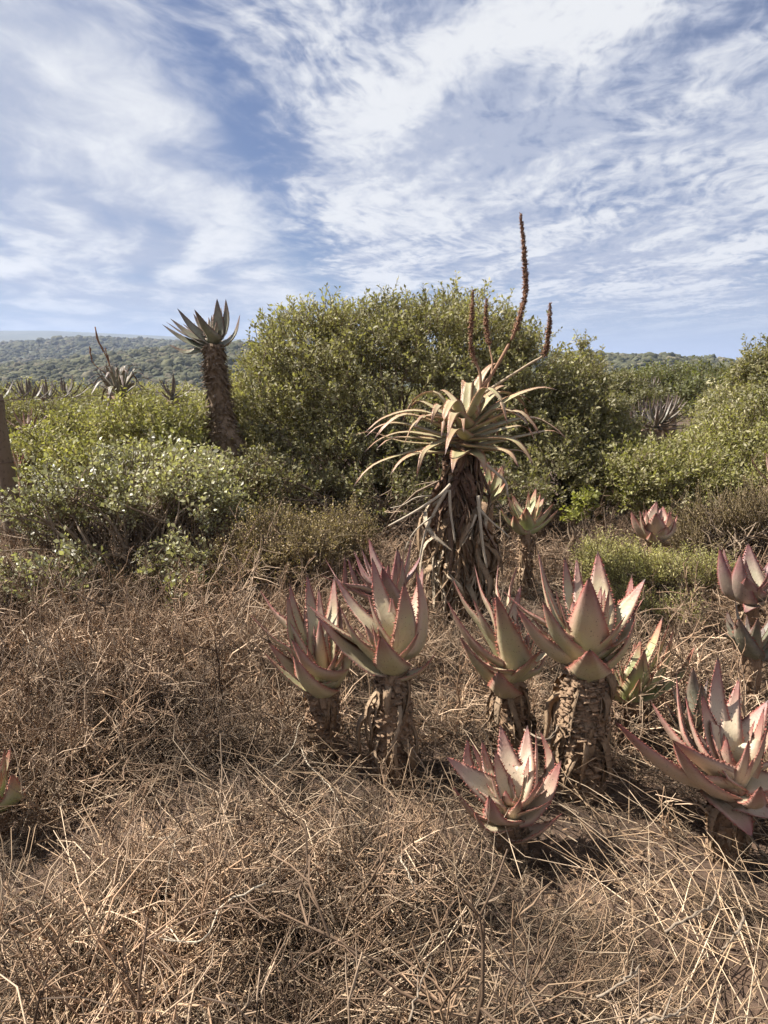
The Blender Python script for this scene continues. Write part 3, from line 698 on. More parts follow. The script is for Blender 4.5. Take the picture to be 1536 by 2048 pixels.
def tall_aloe():
    Y = 4.4; F_ = lambda q: (c4[0] + q[0] / c4[2], c4[1] + q[1] / c4[2])
    pt = lambda q, y: at(*F_(q), y)
    C = pt((650, 1270), Y); zg = float(height(C[0], C[1])); foot = np.array([C[0] - 0.02, C[1], zg - 0.03])
    root = thing('flowering_aloe', (foot[0], foot[1], zg), 'tall flowering aloe with arching toothed leaves, shaggy dead skirt and dry flower spikes', 'aloe')
    st = stem_mesh(foot, C + np.array([0, 0, 0.10]), 0.115, 0.05, 31, 300, stub=0.03); st.build('stem', M['bark'], root)
    K = C + np.array([0, 0, 0.75]); Lm = 0.62
    LV = [  # base, mid, tip, depth, width
        ((560, 1090), (380, 1068), (135, 1165), .1, 1.0), ((580, 1150), (360, 1088), (180, 1205), -.25, 1.1), ((540, 1185), (330, 1135), (135, 1190), .0, 1.0),
        ((560, 1205), (350, 1180), (130, 1270), .35, .9), ((570, 1215), (390, 1210), (190, 1255), -.3, .9), ((600, 1085), (530, 1040), (478, 1130), -.55, 1.1),
        ((580, 1095), (440, 1022), (362, 1065), .45, .9), ((545, 1235), (320, 1228), (65, 1185), .1, .55), ((560, 1225), (250, 1320), (70, 1455), -.15, .75),
        ((600, 1270), (420, 1290), (265, 1390), -.3, 1.15), ((580, 1200), (455, 1270), (400, 1415), -.55, .75), ((660, 1130), (608, 1080), (565, 1195), -.9, 1.3),
        ((660, 1195), (610, 1165), (552, 1285), -.95, 1.2), ((640, 1070), (590, 1000), (508, 968), .55, .8), ((660, 1080), (655, 990), (640, 898), .5, 1.0),
        ((690, 1080), (730, 920), (832, 808), .45, 1.25), ((710, 1070), (780, 985), (892, 942), .6, .9), ((700, 1130), (880, 1010), (1142, 945), .15, 1.2),
        ((720, 1110), (880, 1000), (1015, 1025), .6, .8), ((700, 1150), (905, 1072), (1048, 1180), -.35, 1.15), ((700, 1175), (980, 1105), (1200, 1215), .1, 1.1),
        ((720, 1190), (890, 1155), (1010, 1180), .55, .9), ((740, 1235), (960, 1200), (1185, 1188), .3, .9), ((680, 1205), (880, 1215), (1016, 1345), -.5, 1.25),
        ((670, 1235), (830, 1270), (940, 1355), -.65, 1.2), ((720, 1260), (860, 1275), (1010, 1320), -.1, .9), ((640, 1265), (615, 1310), (590, 1380), -.75, 1.5),
        ((670, 1265), (720, 1300), (765, 1385), -.6, 1.5), ((640, 1100), (640, 1110), (650, 1170), -1.0, .8), ((700, 1070), (720, 1020), (765, 1020), .2, .8),
        ((700, 1100), (690, 1050), (735, 1080), -.2, .6), ((600, 1110), (480, 1100), (392, 1140), -.6, .8)]
    for i, (b, m, t, s, w) in enumerate(LV):
        B = pt(b, Y + s * 0.10); Mi = pt(m, Y + s * 0.38); T = pt(t, Y + s * 0.60)
        Mi = Mi + np.array([0, 0, .015]); E = T * .62 + Mi * .38 + np.array([0, 0, .035])
        h = C + np.array([0, 0, np.clip((B - C)[2] * 0.85, -0.02, 0.28)]); att = h + unit((B - h) * [1, 1, 0]) * 0.02
        mb = MB(); leaf_mesh(mb, [att, B, Mi, E, T], 0.082 * w, K + np.array([0, -.08, .1]), n=16, teeth=0.018, tb=0.10, thick=.16, channel=.3, power=0.85, seed=900 + i)
        mb.build('leaf', M['aloe_olive'], root)
    rl = np.random.default_rng(66)
    for i in range(9):                            # more arching leaves round the crown
        f = .25 + .75 * i / 9; a = i * 2.39996 + 1.0; h = np.array([math.cos(a), math.sin(a), 0]); L = .52 * rl.uniform(.75, 1.05); b0 = C + np.array([0, 0, .04 + .20 * f]); e = .15 + .75 * f
        P = [b0 + h * .02, b0 + h * .07 + np.array([0, 0, .03]), b0 + h * L * .45 + np.array([0, 0, .06 + L * .35 * e]), b0 + h * L * .78 + np.array([0, 0, .02 + L * .30 * e]), b0 + h * L * .95 + np.array([0, 0, -.10 + L * .25 * e])]
        mb = MB(); leaf_mesh(mb, P, .085 * rl.uniform(.75, 1.1), K, n=14, teeth=.018, tb=.10, thick=.16, channel=.3, power=.8, seed=960 + i); mb.build('leaf', M['aloe_olive'], root)
    # dead skirt
    rs = np.random.default_rng(5); top = C + np.array([0, 0, 0.06])
    for i in range(290):
        f = rs.random() ** 0.8; a = rs.uniform(0, 2 * math.pi); o = np.array([math.cos(a), math.sin(a), 0]); s = np.array([-o[1], o[0], 0])
        z = top[2] * (1 - f) + 0.35 * f + rs.normal(0, 0.03); c = np.array([C[0] - 0.02 * f, C[1], z]); r = 0.055 + 0.045 * f
        L = min(rs.uniform(0.18, 0.55), z - 0.03); o1 = rs.uniform(0.0, 0.06) + (rs.random() < .2) * rs.uniform(.03, .11); sw = rs.normal(0, 0.065)
        b = c + o * r
        path = [b, b + o * o1 + s * sw * .3 - [0, 0, L * .2], b + o * o1 * rs.uniform(.7, 1.5) + s * (sw + rs.normal(0, .045)) - [0, 0, L * .6], b + o * o1 * rs.uniform(.1, 1.7) + s * (sw * 1.5 + rs.normal(0, .04)) - [0, 0, L]]
        mb = MB(); leaf_mesh(mb, path, rs.uniform(.012, .045), b + o * 3, n=9, m=3, teeth=0.028, thick=.08, channel=rs.uniform(.6, 1.8), power=.4, seed=3000 + i, twist=rs.normal(0, 1.7))
        mb.build('dead_leaf', M['dead_red' if f < 0.45 and rs.random() < .6 else 'dead' if rs.random() < .7 else 'dead_pale'], root)
    # pale curled dead leaves and old stalks that hang clear of the skirt
    for P, r in (([(580, 1440), (520, 1500), (400, 1580), (255, 1660)], .010), ([(560, 1470), (500, 1580), (450, 1690), (415, 1850)], .011), ([(575, 1470), (580, 1580), (595, 1680), (605, 1750)], .010),
                 ([(725, 1500), (735, 1620), (750, 1760), (772, 1880)], .012), ([(720, 1560), (800, 1640), (850, 1680), (890, 1720)], .007), ([(715, 1600), (690, 1670), (660, 1730), (635, 1770)], .008),
                 ([(480, 1500), (400, 1510), (330, 1550), (265, 1565)], .005), ([(500, 1600), (420, 1660), (370, 1720), (340, 1790)], .006), ([(760, 1330), (830, 1390), (870, 1430), (880, 1500)], .011)):
        Q = [pt(q, Y - 0.22) for q in P]; mb = MB(); V, F = tube(catmull(Q, 12), np.linspace(r, r * .55, 12), 6, True); mb.add(V, F); mb.build('hanging_stalk', M['pale'], root)
    def stalk(P, y0, y1, r, f0, mat, dens):
        n = 26; Q = catmull([pt(q, y0 + (y1 - y0) * i / (len(P) - 1)) for i, q in enumerate(P)], n)
        mb = MB(); V, F = tube(Q, np.linspace(r, r * .35, n), 7, True); mb.add(V, F); s = mb.build('flower_stalk', M[mat], root)
        mb = MB(); T = unit(np.gradient(Q, axis=0)); A, B = frame_of(T); rs2 = np.random.default_rng(int(r * 1e5) + len(P))
        L = np.linalg.norm(np.diff(Q, axis=0), axis=1).sum(); q = int(L * (1 - f0) * dens)
        for i in range(q):
            f = f0 + (1 - f0) * rs2.random(); x = f * (n - 1); k = min(int(x), n - 2); c = Q[k] * (1 - x + k) + Q[k + 1] * (x - k)
            a = rs2.uniform(0, 6.283); o = A[k] * math.cos(a) + B[k] * math.sin(a); d = unit(o * rs2.uniform(.6, 1.1) + T[k] * rs2.uniform(.2, 1.2) * (1 if rs2.random() > .15 else -1))
            l = rs2.uniform(.016, .032) * (1.0 - 0.45 * max(0, (f - .8) / .2)); sd_ = unit(np.cross(d, T[k] + .01))
            e = np.cross(sd_, d); wd = l * .20; m_ = c + d * l * .55
            mb.add([c, m_ + sd_ * wd, m_ - sd_ * wd, m_ + e * wd, c + d * l], [(0, 1, 3), (0, 3, 2), (0, 2, 1), (4, 3, 1), (4, 2, 3), (4, 1, 2)])
        mb.build('dried_flower_spike', M['spike'], s)
    stalk([(715, 1060), (735, 960), (800, 860), (900, 680), (950, 540), (975, 420), (966, 200), (955, 90), (948, 20)], Y, Y + .1, .0125, .42, 'stalk', 1500)
    stalk([(735, 1000), (738, 920), (733, 850), (692, 740), (690, 600), (700, 420)], Y, Y + .05, .010, .36, 'stalk', 1000)
    stalk([(760, 960), (850, 900), (1000, 805), (1068, 762), (1092, 680), (1105, 490)], Y, Y - .12, .010, .58, 'stalk_pale', 1500)
    stalk([(770, 960), (800, 820), (785, 720), (768, 600), (770, 465)], Y + .1, Y + .3, .007, .5, 'stalk', 900)
    cv, cf = tube(catmull([pt((690, 1090), Y), pt((715, 1010), Y), pt((740, 950), Y)], 8), np.linspace(.036, .018, 8), 10, True)
    mb = MB(); mb.add(cv, cf); mb.build('flower_stalk_base', M['stalk'], root)


tall_aloe()


def tree_aloe():
    Y = 6.7; F_ = lambda q: (c7[0] + q[0] / c7[2], c7[1] + q[1] / c7[2]); pt = lambda q, y: at(*F_(q), y)
    C = pt((685, 620), Y); b = at(470, 1000, Y); zg = float(height(b[0], Y)); foot = np.array([b[0], Y, zg - 0.05])
    root = thing('tree_aloe', (foot[0], foot[1], zg), 'tall single stemmed aloe with a scaly leaning trunk, leaves against the sky', 'aloe')
    k1 = pt((700, 900), Y); k2 = pt((760, 1250), Y)
    n = 22; P = catmull([foot, k2, k1, C + np.array([0, 0, .03])], n); f = np.linspace(0, 1, n)
    r = np.interp(f, [0, .38, .52, .60, 1], [.19, .17, .165, .105, .080]); rs = np.random.default_rng(8)
    mb = MB(); V, F = tube(P, r, 12, True); mb.add(V + rs.normal(0, .006, V.shape), F)
    T = unit(np.gradient(P, axis=0)); A, B = frame_of(T)
    for i in range(1500):
        x = rs.uniform(0.05, .995) * (n - 1); k = min(int(x), n - 2); g = x - k; c = P[k] * (1 - g) + P[k + 1] * g; rr = r[k] * (1 - g) + r[k + 1] * g
        a = rs.uniform(0, 6.283); o = A[k] * math.cos(a) + B[k] * math.sin(a); s = np.cross(T[k], o); w = rs.uniform(.012, .036); d = rs.uniform(.02, .075); dn = T[k] * -rs.uniform(-.4, 1.3) * d
        q = c + o * rr * .95
        mb.add([q - s * w, q + s * w, q + T[k] * .012, q + o * d + dn], [(0, 1, 3), (1, 2, 3), (2, 0, 3)])
    mb.build('trunk', M['trunk'], root, smooth=False)
    K = C + np.array([0, 0, .55]); Lm = .45
    for i, (tx, ty, bx, by, s, w, bd) in enumerate([
        (130, 370, 560, 610, .0, 1.0, .06), (168, 340, 540, 540, .35, .85, .05), (220, 308, 580, 560, .15, .95, .05), (293, 198, 620, 540, -.1, 1.1, .06), (478, 208, 690, 530, -.45, 1.3, .05),
        (468, 255, 610, 480, .4, .8, .05), (722, 93, 735, 480, .1, 1.1, .02), (817, 95, 770, 500, .05, 1.0, .08), (972, 258, 800, 590, -.15, 1.1, .14), (766, 188, 740, 420, .5, .7, .04),
        (632, 292, 655, 470, .35, .5, .03), (662, 270, 675, 460, .2, .4, .03), (680, 258, 690, 450, .3, .4, .03), (355, 365, 540, 480, .55, .8, .05), (385, 348, 560, 470, .5, .7, .05),
        (198, 588, 560, 640, -.1, 1.0, .16), (720, 330, 710, 500, -.1, .6, .03), (560, 330, 640, 500, .0, .7, .05), (870, 480, 770, 600, .6, 1.0, .15), (600, 420, 650, 560, .7, .9, .05)]):
        tip = pt((tx, ty), Y + s * Lm); Bp = pt((bx, by), Y + s * .1); h = C + np.array([0, 0, np.clip((Bp - C)[2] * .7, -.02, .12)]); d = tip - Bp; L = np.linalg.norm(d)
        ref = K - (Bp + tip) / 2; pr = unit(ref - d * np.dot(ref, d) / (L * L)); mid = Bp * .55 + tip * .45 - pr * bd * L
        lm = MB(); leaf_mesh(lm, [h, Bp, mid, tip], .128 * w, K + np.array([0, -.3, 0]) * (abs(s) < .3), n=11, teeth=.025, tb=.14, seed=700 + i); lm.build('leaf', M['aloe_grey'], root)


tree_aloe()


def droopy_aloe():
    Y = 9.5; C = at(240, 792, Y); zg = float(height(C[0], C[1])); root = thing('flowering_aloe', (C[0], C[1], zg), 'smaller aloe with drooping leaf rosette and thin flower spikes among bushes before the hill', 'aloe')
    stem_mesh(np.array([C[0], C[1], zg - .05]), C, .13, .11, 77, 260, stub=.035).build('stem', M['bark'], root)
    rs = np.random.default_rng(4)
    for i in range(26):
        f = i / 26; a = i * 2.4; e = math.radians(5 + 75 * f); h = np.array([math.cos(a), math.sin(a), 0]); L = .60 * (1 - .3 * f) * rs.uniform(.85, 1.1); b = C + h * .05 + np.array([0, 0, f * .12])
        d = h * math.cos(e) + np.array([0, 0, math.sin(e)]); dr = (1 - f) * .30 + .10
        path = [C + np.array([0, 0, f * .1]), b, b + d * L * .5 + np.array([0, 0, .06]), b + d * L * .75 + h * L * .15 - np.array([0, 0, dr * L])]
        mb = MB(); leaf_mesh(mb, path, .062, C + np.array([0, 0, .6]), n=10, teeth=.03, tb=.1, power=.6, seed=500 + i); mb.build('leaf', M['aloe_grey'], root)
    dead_leaves(root, [C[0], C[1], zg], C, .14, .12, 24, 78, length=(.2, .4), width=(.03, .06), mat='dead_red', zrange=(.6, 1))
    for P, r in (([(238, 785), (228, 755), (212, 712), (196, 680), (190, 654)], .014), ([(225, 760), (205, 742), (185, 724), (179, 692)], .010), ([(232, 765), (224, 745), (217, 720), (210, 696)], .010)):
        Q = catmull([at(*q, Y) for q in P], 14); mb = MB(); V, F = tube(Q, np.linspace(r, r * .5, 14) * .7, 6, True); mb.add(V, F)
        s = mb.build('flower_stalk', M['stalk'], root); mb = MB(); V, F = tube(Q[8:], np.array([.5, .7, .9, .9, .75, .3]) * r, 6, True); mb.add(V + rs.normal(0, .004, V.shape), F); mb.build('dried_flower_spike', M['spike'], s)


droopy_aloe()

# aloes farther off: one rosette each on a stem
FAR = [  # px, py (rosette base), Y, leaf length, leaves, material, label
    (58, 812, 13.0, .62, 22, 'aloe_grey', 'dark aloe with upright leaves in the far clump below the hillside'),
    (-6, 812, 12.0, .6, 20, 'aloe_grey', 'dark broad aloe directly behind the leaning fence post in the far clump'),
    (95, 806, 15.0, .55, 18, 'aloe_purple', 'purplish aloe crowded in the far clump below the hillside'),
    (132, 800, 19.0, .7, 18, 'aloe_purple', 'small distant purplish aloe between the far clump and the drooping aloe'),
    (222, 775, 14.0, .50, 18, 'aloe_purple', 'purplish aloe standing just behind the drooping flowering aloe'),
    (345, 800, 11.0, .42, 14, 'aloe_grey', 'grey aloe tips rising from the bush beside the scaly trunk'),
    (55, 862, 9.0, .33, 14, 'aloe_purple', 'reddish aloe half sunk in yellow green leaves'),
    (105, 850, 9.5, .36, 12, 'aloe_purple', 'purple aloe leaves poking through the yellow green bush'),
    (35, 845, 10.5, .45, 16, 'aloe_grey', 'dark lower aloe under the far clump behind the post'),
    (462, 972, 6.2, .24, 10, 'aloe_pink', 'brownish pink aloe at the foot of the scaly trunk'),
    (1345, 822, 15.0, .42, 24, 'aloe_grey', 'spiky dark aloe head on a stem in the far scrub gap'),
    (1307, 778, 24.0, .5, 18, 'aloe_grey', 'tiny thin stemmed aloe farthest off in the scrub gap'),
    (1272, 782, 20.0, .46, 16, 'aloe_grey', 'small black looking aloe by the pale far tree'),
    (1290, 852, 12.0, .55, 16, 'aloe_purple', 'purplish aloe in the row edging the scrub gap'),
    (1312, 858, 11.5, .55, 16, 'aloe_grey', 'grey aloe in the row edging the scrub gap'),
    (1328, 848, 12.5, .58, 16, 'aloe_purple', 'mauve aloe with long leaves in the row edging the scrub gap'),
    (1268, 862, 11.5, .46, 14, 'aloe_purple', 'low purplish aloe ending the row against the dark bush'),
    (1380, 906, 9.0, .30, 12, 'aloe_pink', 'brown pink aloe sunk in the yellowish bush'),
    (1245, 918, 8.0, .30, 12, 'aloe_grey', 'grey aloe in shade where two bushes meet'),
    (1550, 975, 6.0, .35, 10, 'aloe_pink', 'pink aloe showing one leaf at the foot of the tall grey olive bush'),
]
for i, (px, py, Y, L, n, mt, lab) in enumerate(FAR):
    C = at(px, py, Y); zg = float(height(C[0], C[1]))
    root = thing('aloe', (C[0], C[1], zg), lab, 'aloe', 'aloes standing in the scrub farther off')
    stem_mesh(np.array([C[0], C[1], zg - .05]), C, .11, .08, 200 + i, 60, stub=.03).build('stem', M['trunk'], root)
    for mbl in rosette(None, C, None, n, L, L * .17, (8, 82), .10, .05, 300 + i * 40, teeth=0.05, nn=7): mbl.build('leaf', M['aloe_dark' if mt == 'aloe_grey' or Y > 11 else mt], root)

# ------------------------------------------------------------------ bushes
def sprig_proto(seed, n_leaf, leaf, length, col, var, fold=0.25, aspect=0.5, bare=0.0):
    """a twig with small leaves: points along +Z"""
    rs = np.random.default_rng(seed); mb = MB()
    P = np.array([[0, 0, 0], [rs.normal(0, .06), rs.normal(0, .06), .5], [rs.normal(0, .15), rs.normal(0, .15), 1.0]]) * length
    V, F = tube(P, [length * .022, length * .016, length * .008], 3); mb.add(V, F, (0.22, 0.16, 0.10, 1))
    for i in range(n_leaf):
        f = bare + (1 - bare) * (i + .7) / n_leaf; c = P[0] * (1 - f) ** 2 + 2 * P[1] * f * (1 - f) + P[2] * f * f
        a = i * 2.4 + rs.normal(0, .5); o = np.array([math.cos(a), math.sin(a), 0]); d = unit(o * rs.uniform(.5, 1.2) + np.array([0, 0, rs.uniform(.2, 1.1)]))
        s = unit(np.cross(d, [rs.normal(0, .5), rs.normal(0, .5), 1])); nn = np.cross(s, d); l = leaf * rs.uniform(.65, 1.25); w = l * aspect * .5
        c = c + d * l * .12
        vs = [c, c + d * l * .5 + s * w + nn * w * fold, c + d * l + nn * l * rs.normal(0, .12), c + d * l * .5 - s * w + nn * w * fold]
        cc = np.array(col) * rs.uniform(1 - var, 1 + var); mb.add(vs, [(0, 1, 2), (0, 2, 3)], (*cc, 1))
    return mb.arrays()


def bush(name, label, lobes, n_sprig, leaf, cols, seed, mat='leaf', sprig_len=0.14, n_leaf=11, group='bushes of the thicket', foot=None, limbs=40, inner=0.55, low=-0.55, aspect=0.5, bare=0.0, category='bush', up=0.5, gap_min=0.26, dead=0.0):
    """lobes: (x, y, z, rx, ry, rz) ellipsoids"""
    rs = np.random.default_rng(seed); lobes = np.array(lobes, float)
    wgt = (lobes[:, 3] * lobes[:, 5]) ** 1.0; wgt /= wgt.sum()
    if foot is None: foot = (np.average(lobes[:, 0], weights=wgt), np.average(lobes[:, 1], weights=wgt))
    zg = float(height(*foot)); root = thing(name, (foot[0], foot[1], zg), label, category, group)
    k = int(n_sprig * 1.9); li = rs.choice(len(lobes), k, p=wgt); L = lobes[li]
    d = unit(rs.standard_normal((k, 3))); d[:, 2] = np.where(d[:, 2] < low, -d[:, 2] * .5, d[:, 2]); d = unit(d)
    rad = np.where(rs.random(k) < .62, rs.normal(.97, .07, k), rs.uniform(inner, 1.0, k))
    lump = 0.78 + 0.30 * vnoise(d[:, 0] * 3.1 + li * 7 + seed, d[:, 2] * 3.1 + d[:, 1] * 2.2 + 20) + 0.20 * vnoise(d[:, 0] * 9 + li * 3, d[:, 2] * 9 + d[:, 1] * 7)
    rad = np.where(rs.random(k) < .05, rs.uniform(1.04, 1.20, k), rad)          # shoots that stand clear
    P = L[:, :3] + d * L[:, 3:6] * (rad * lump)[:, None]
    # keep those not buried deep in another lobe, and above ground
    q = np.min(np.linalg.norm((P[:, None] - lobes[None, :, :3]) / lobes[None, :, 3:6], axis=2), axis=1)
    gap = vnoise(P[:, 0] * 4.2 + seed, P[:, 2] * 4.2 + P[:, 1] * 3.0)
    keep = (q > inner * .9) & (P[:, 2] > zg + .03) & (gap > gap_min); P = P[keep][:n_sprig]; d = d[keep][:n_sprig]; k = len(P)
    nrm = unit(d + np.array([0, 0, up]) + rs.normal(0, .45, (k, 3)))
    R = rot_axis(nrm, rs.uniform(0, 6.28, k)) * rs.uniform(.5, 1.6, k)[:, None, None]
    mb = MB(); np_ = 10; br = vnoise(P[:, 0] * 2.2 + 5, P[:, 2] * 2.2 + P[:, 1])
    for i in range(np_):
        col = cols[i % len(cols)]; V, F, C = sprig_proto(seed * 31 + i, n_leaf if rs.random() > dead else 2, leaf, sprig_len, col, .28, aspect=aspect, bare=bare)
        m = np.arange(k) % np_ == i; VV, FF, CC = replicate(V, F, C, R[m], P[m] - nrm[m] * sprig_len * .5)
        CC[:, :, :3] *= (0.78 + 0.5 * br[m] + rs.normal(0, .10, m.sum()))[:, None, None].clip(.4, 1.6); mb.add(VV, FF, CC.reshape(-1, 4))
    mb.build('crown', M[mat], root, smooth=False)
    # limbs and branchlets
    wb = MB(); f0 = np.array([foot[0], foot[1], zg - .04]); pick = rs.choice(k, min(limbs, k), replace=False)
    for j in pick:
        tgt = P[j]; st = f0 + rs.normal(0, .06, 3) * [1, 1, 0]; h = tgt - st
        md = st + h * .5 + rs.normal(0, .10, 3) * np.linalg.norm(h) + np.array([0, 0, .08])
        n = 8; Q = catmull([st, md, tgt], n) + rs.normal(0, .012, (n, 3)); r0 = rs.uniform(.010, .024)
        V, F = tube(Q, np.linspace(r0, .003, n), 4); wb.add(V, F)
        for b in range(7):
            x = rs.integers(3, n - 1); near = P[rs.choice(k, 40)]; tg = near[np.argmin(np.linalg.norm(near - Q[x], axis=1))]
            q2 = catmull([Q[x], (Q[x] + tg) / 2 + rs.normal(0, .04, 3), tg], 5); V, F = tube(q2, np.linspace(r0 * .4, .002, 5), 3); wb.add(V, F)
    wb.build('branches', M['wood'], root)
    return root


def lobe(px, py, Y, rx, ry, rz):
    p = at(px, py, Y); return (p[0], p[1], p[2], rx, ry, rz)


OL = [(0.265, 0.235, 0.115), (0.295, 0.262, 0.135), (0.21, 0.19, 0.092), (0.35, 0.31, 0.19)]
YG = [(0.28, 0.262, 0.088), (0.32, 0.295, 0.108), (0.235, 0.222, 0.085), (0.32, 0.275, 0.145)]
GL = [(0.37, 0.345, 0.185), (0.42, 0.39, 0.23), (0.31, 0.29, 0.155), (0.50, 0.46, 0.35)]
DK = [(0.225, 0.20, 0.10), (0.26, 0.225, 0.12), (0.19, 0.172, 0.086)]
big = [lobe(800, 830, 7.9, 1.25, 1.0, 1.0), lobe(640, 790, 7.7, .75, .75, .85), lobe(560, 860, 7.5, .55, .7, .80), lobe(930, 790, 7.9, .75, .8, .95), lobe(1040, 830, 7.6, .50, .6, .85), lobe(730, 720, 7.9, .6, .6, .55), lobe(870, 710, 8.0, .65, .6, .55),
       lobe(690, 930, 7.2, .75, .5, .6), lobe(900, 940, 7.2, .7, .5, .6), lobe(500, 910, 7.2, .45, .5, .6), lobe(600, 700, 7.9, .40, .5, .32), lobe(960, 690, 8.0, .45, .5, .42)]
bush('bush', 'largest rounded olive green bush behind the tall flowering aloe', big, 11500, .034, OL, 21, limbs=110, inner=.62, dead=.12)
bush('bush', 'glossy leaved spreading bush standing on bare twiggy stems over dry litter', [lobe(250, 1010, 5.0, .60, .5, .30), lobe(130, 1030, 4.9, .42, .42, .30), lobe(380, 1040, 5.0, .36, .42, .26), lobe(50, 1090, 4.8, .34, .4, .24), lobe(300, 965, 5.2, .50, .4, .20), lobe(200, 1110, 4.6, .40, .3, .22), lobe(420, 1110, 4.7, .22, .3, .20), lobe(120, 1175, 4.45, .38, .3, .17), lobe(290, 1180, 4.4, .34, .3, .16)],
     3100, .026, GL, 22, mat='gloss', dead=.35, limbs=150, inner=.15, foot=(at(290, 1225, 4.8)[0], 4.85), n_leaf=9, sprig_len=.14, aspect=.68, gap_min=.46)
bush('bush', 'yellow green bush in front of the scaly trunked aloe', [lobe(160, 920, 6.9, .45, .5, .32), lobe(280, 890, 6.8, .48, .5, .38), lobe(365, 905, 6.7, .30, .5, .36), lobe(90, 925, 7.2, .35, .4, .26), lobe(340, 960, 6.4, .5, .4, .30), lobe(190, 950, 6.4, .4, .4, .27), lobe(140, 860, 7.2, .16, .2, .18)],
     4300, .030, YG, 23, limbs=36)
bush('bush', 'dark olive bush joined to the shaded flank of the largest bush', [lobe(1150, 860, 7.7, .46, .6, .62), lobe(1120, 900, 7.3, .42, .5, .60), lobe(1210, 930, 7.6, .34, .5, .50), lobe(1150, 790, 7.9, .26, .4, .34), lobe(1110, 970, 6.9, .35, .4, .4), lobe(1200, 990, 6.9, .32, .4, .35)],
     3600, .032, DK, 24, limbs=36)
bush('bush', 'low wide yellowish olive bush in front of the scrub gap', [lobe(1330, 960, 7.0, .48, .5, .30), lobe(1430, 945, 7.0, .5, .5, .36), lobe(1540, 910, 6.9, .5, .5, .5), lobe(1290, 975, 6.6, .38, .4, .32), lobe(1400, 985, 6.5, .5, .4, .32), lobe(1510, 990, 6.4, .45, .4, .34)],
     5000, .029, [OL[0], YG[0], YG[2], OL[3]], 25, limbs=40)
bush('bush', 'tall grey olive bush rising behind the low wide yellowish bush', [lobe(1520, 845, 9.0, .50, .6, .70), lobe(1580, 805, 9.0, .6, .6, .75), lobe(1460, 890, 8.8, .32, .5, .5), lobe(1525, 765, 9.1, .33, .4, .38)],
     3600, .034, [OL[0], OL[3], (0.13, 0.125, 0.065)], 26, limbs=40)
bush('bush', 'pale feathery far tree over the scrub gap', [lobe(1250, 815, 17, .7, .7, .5), lobe(1235, 795, 17, .45, .5, .45), lobe(1290, 825, 16, .5, .6, .4)], 1500, .06, [(0.13, 0.12, 0.055), (0.15, 0.135, 0.07)], 27, limbs=24, sprig_len=.25)
bush('bush', 'far light green thicket filling the end of the scrub gap', [lobe(1330, 775, 30, 1.5, 1.2, .7), lobe(1400, 780, 28, 1.6, 1.2, .8), lobe(1440, 800, 24, 1.3, 1.0, .7), lobe(1290, 780, 28, 1.0, 1.0, .6)], 1800, .10, [(0.12, 0.125, 0.045), (0.14, 0.14, 0.055)], 28, limbs=20, sprig_len=.4)
bush('bush', 'mid distance olive bush edging the scrub gap by the tall grey olive bush', [lobe(1450, 855, 12, .6, .7, .42), lobe(1490, 850, 12, .7, .7, .55)], 1500, .042, OL, 29, limbs=24, sprig_len=.18)
bush('bush', 'slender bush with one wispy shoot above the dark olive bush', [lobe(1170, 730, 8.4, .10, .10, .22), lobe(1165, 700, 8.4, .05, .05, .14), lobe(1178, 790, 8.4, .2, .2, .2)], 150, .03, OL, 30, limbs=10)
bush('bush', 'small bright lime green sapling in the shade under the bushes', [lobe(1165, 1010, 5.7, .07, .07, .08), lobe(1150, 1035, 5.7, .07, .07, .06), lobe(1170, 995, 5.7, .04, .04, .05)], 75, .030, [(0.24, 0.235, 0.055), (0.20, 0.20, 0.05)], 31, limbs=6, sprig_len=.07, n_leaf=8, aspect=.7)
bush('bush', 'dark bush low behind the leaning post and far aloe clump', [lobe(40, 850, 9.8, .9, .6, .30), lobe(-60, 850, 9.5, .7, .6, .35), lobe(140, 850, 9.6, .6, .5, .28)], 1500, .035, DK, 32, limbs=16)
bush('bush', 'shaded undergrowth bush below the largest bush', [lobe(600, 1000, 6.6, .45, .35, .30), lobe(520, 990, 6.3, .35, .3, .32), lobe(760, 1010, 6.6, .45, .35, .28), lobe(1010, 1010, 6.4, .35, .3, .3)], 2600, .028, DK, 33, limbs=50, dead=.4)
bush('feathery_shrub', 'low soft grey green shrub of fine needle leaves between aloes', [lobe(1270, 1165, 4.55, .26, .25, .17), lobe(1370, 1170, 4.45, .28, .25, .18), lobe(1215, 1140, 4.7, .20, .2, .17), lobe(1330, 1220, 4.2, .22, .2, .10), lobe(1420, 1170, 4.5, .18, .2, .12), lobe(1250, 1220, 4.2, .14, .16, .09)],
     2600, .018, [(0.48, 0.44, 0.18), (0.54, 0.47, 0.20), (0.40, 0.37, 0.16)], 34, limbs=30, sprig_len=.10, n_leaf=14, aspect=.20, inner=.2, group='low shrubs in the clearing', category='shrub', up=.9)
bush('dry_shrub', 'brown dry bush of fine twigs beside the glossy leaved bush', [lobe(550, 1100, 4.75, .24, .22, .26), lobe(480, 1150, 4.6, .20, .2, .20), lobe(610, 1120, 4.7, .22, .2, .22), lobe(680, 1090, 5.0, .25, .2, .22)],
     2400, .012, [(0.40, 0.29, 0.16), (0.46, 0.34, 0.20), (0.33, 0.245, 0.135)], 35, limbs=60, sprig_len=.12, n_leaf=10, aspect=.5, inner=.2, group='low shrubs in the clearing', category='shrub', up=.9)
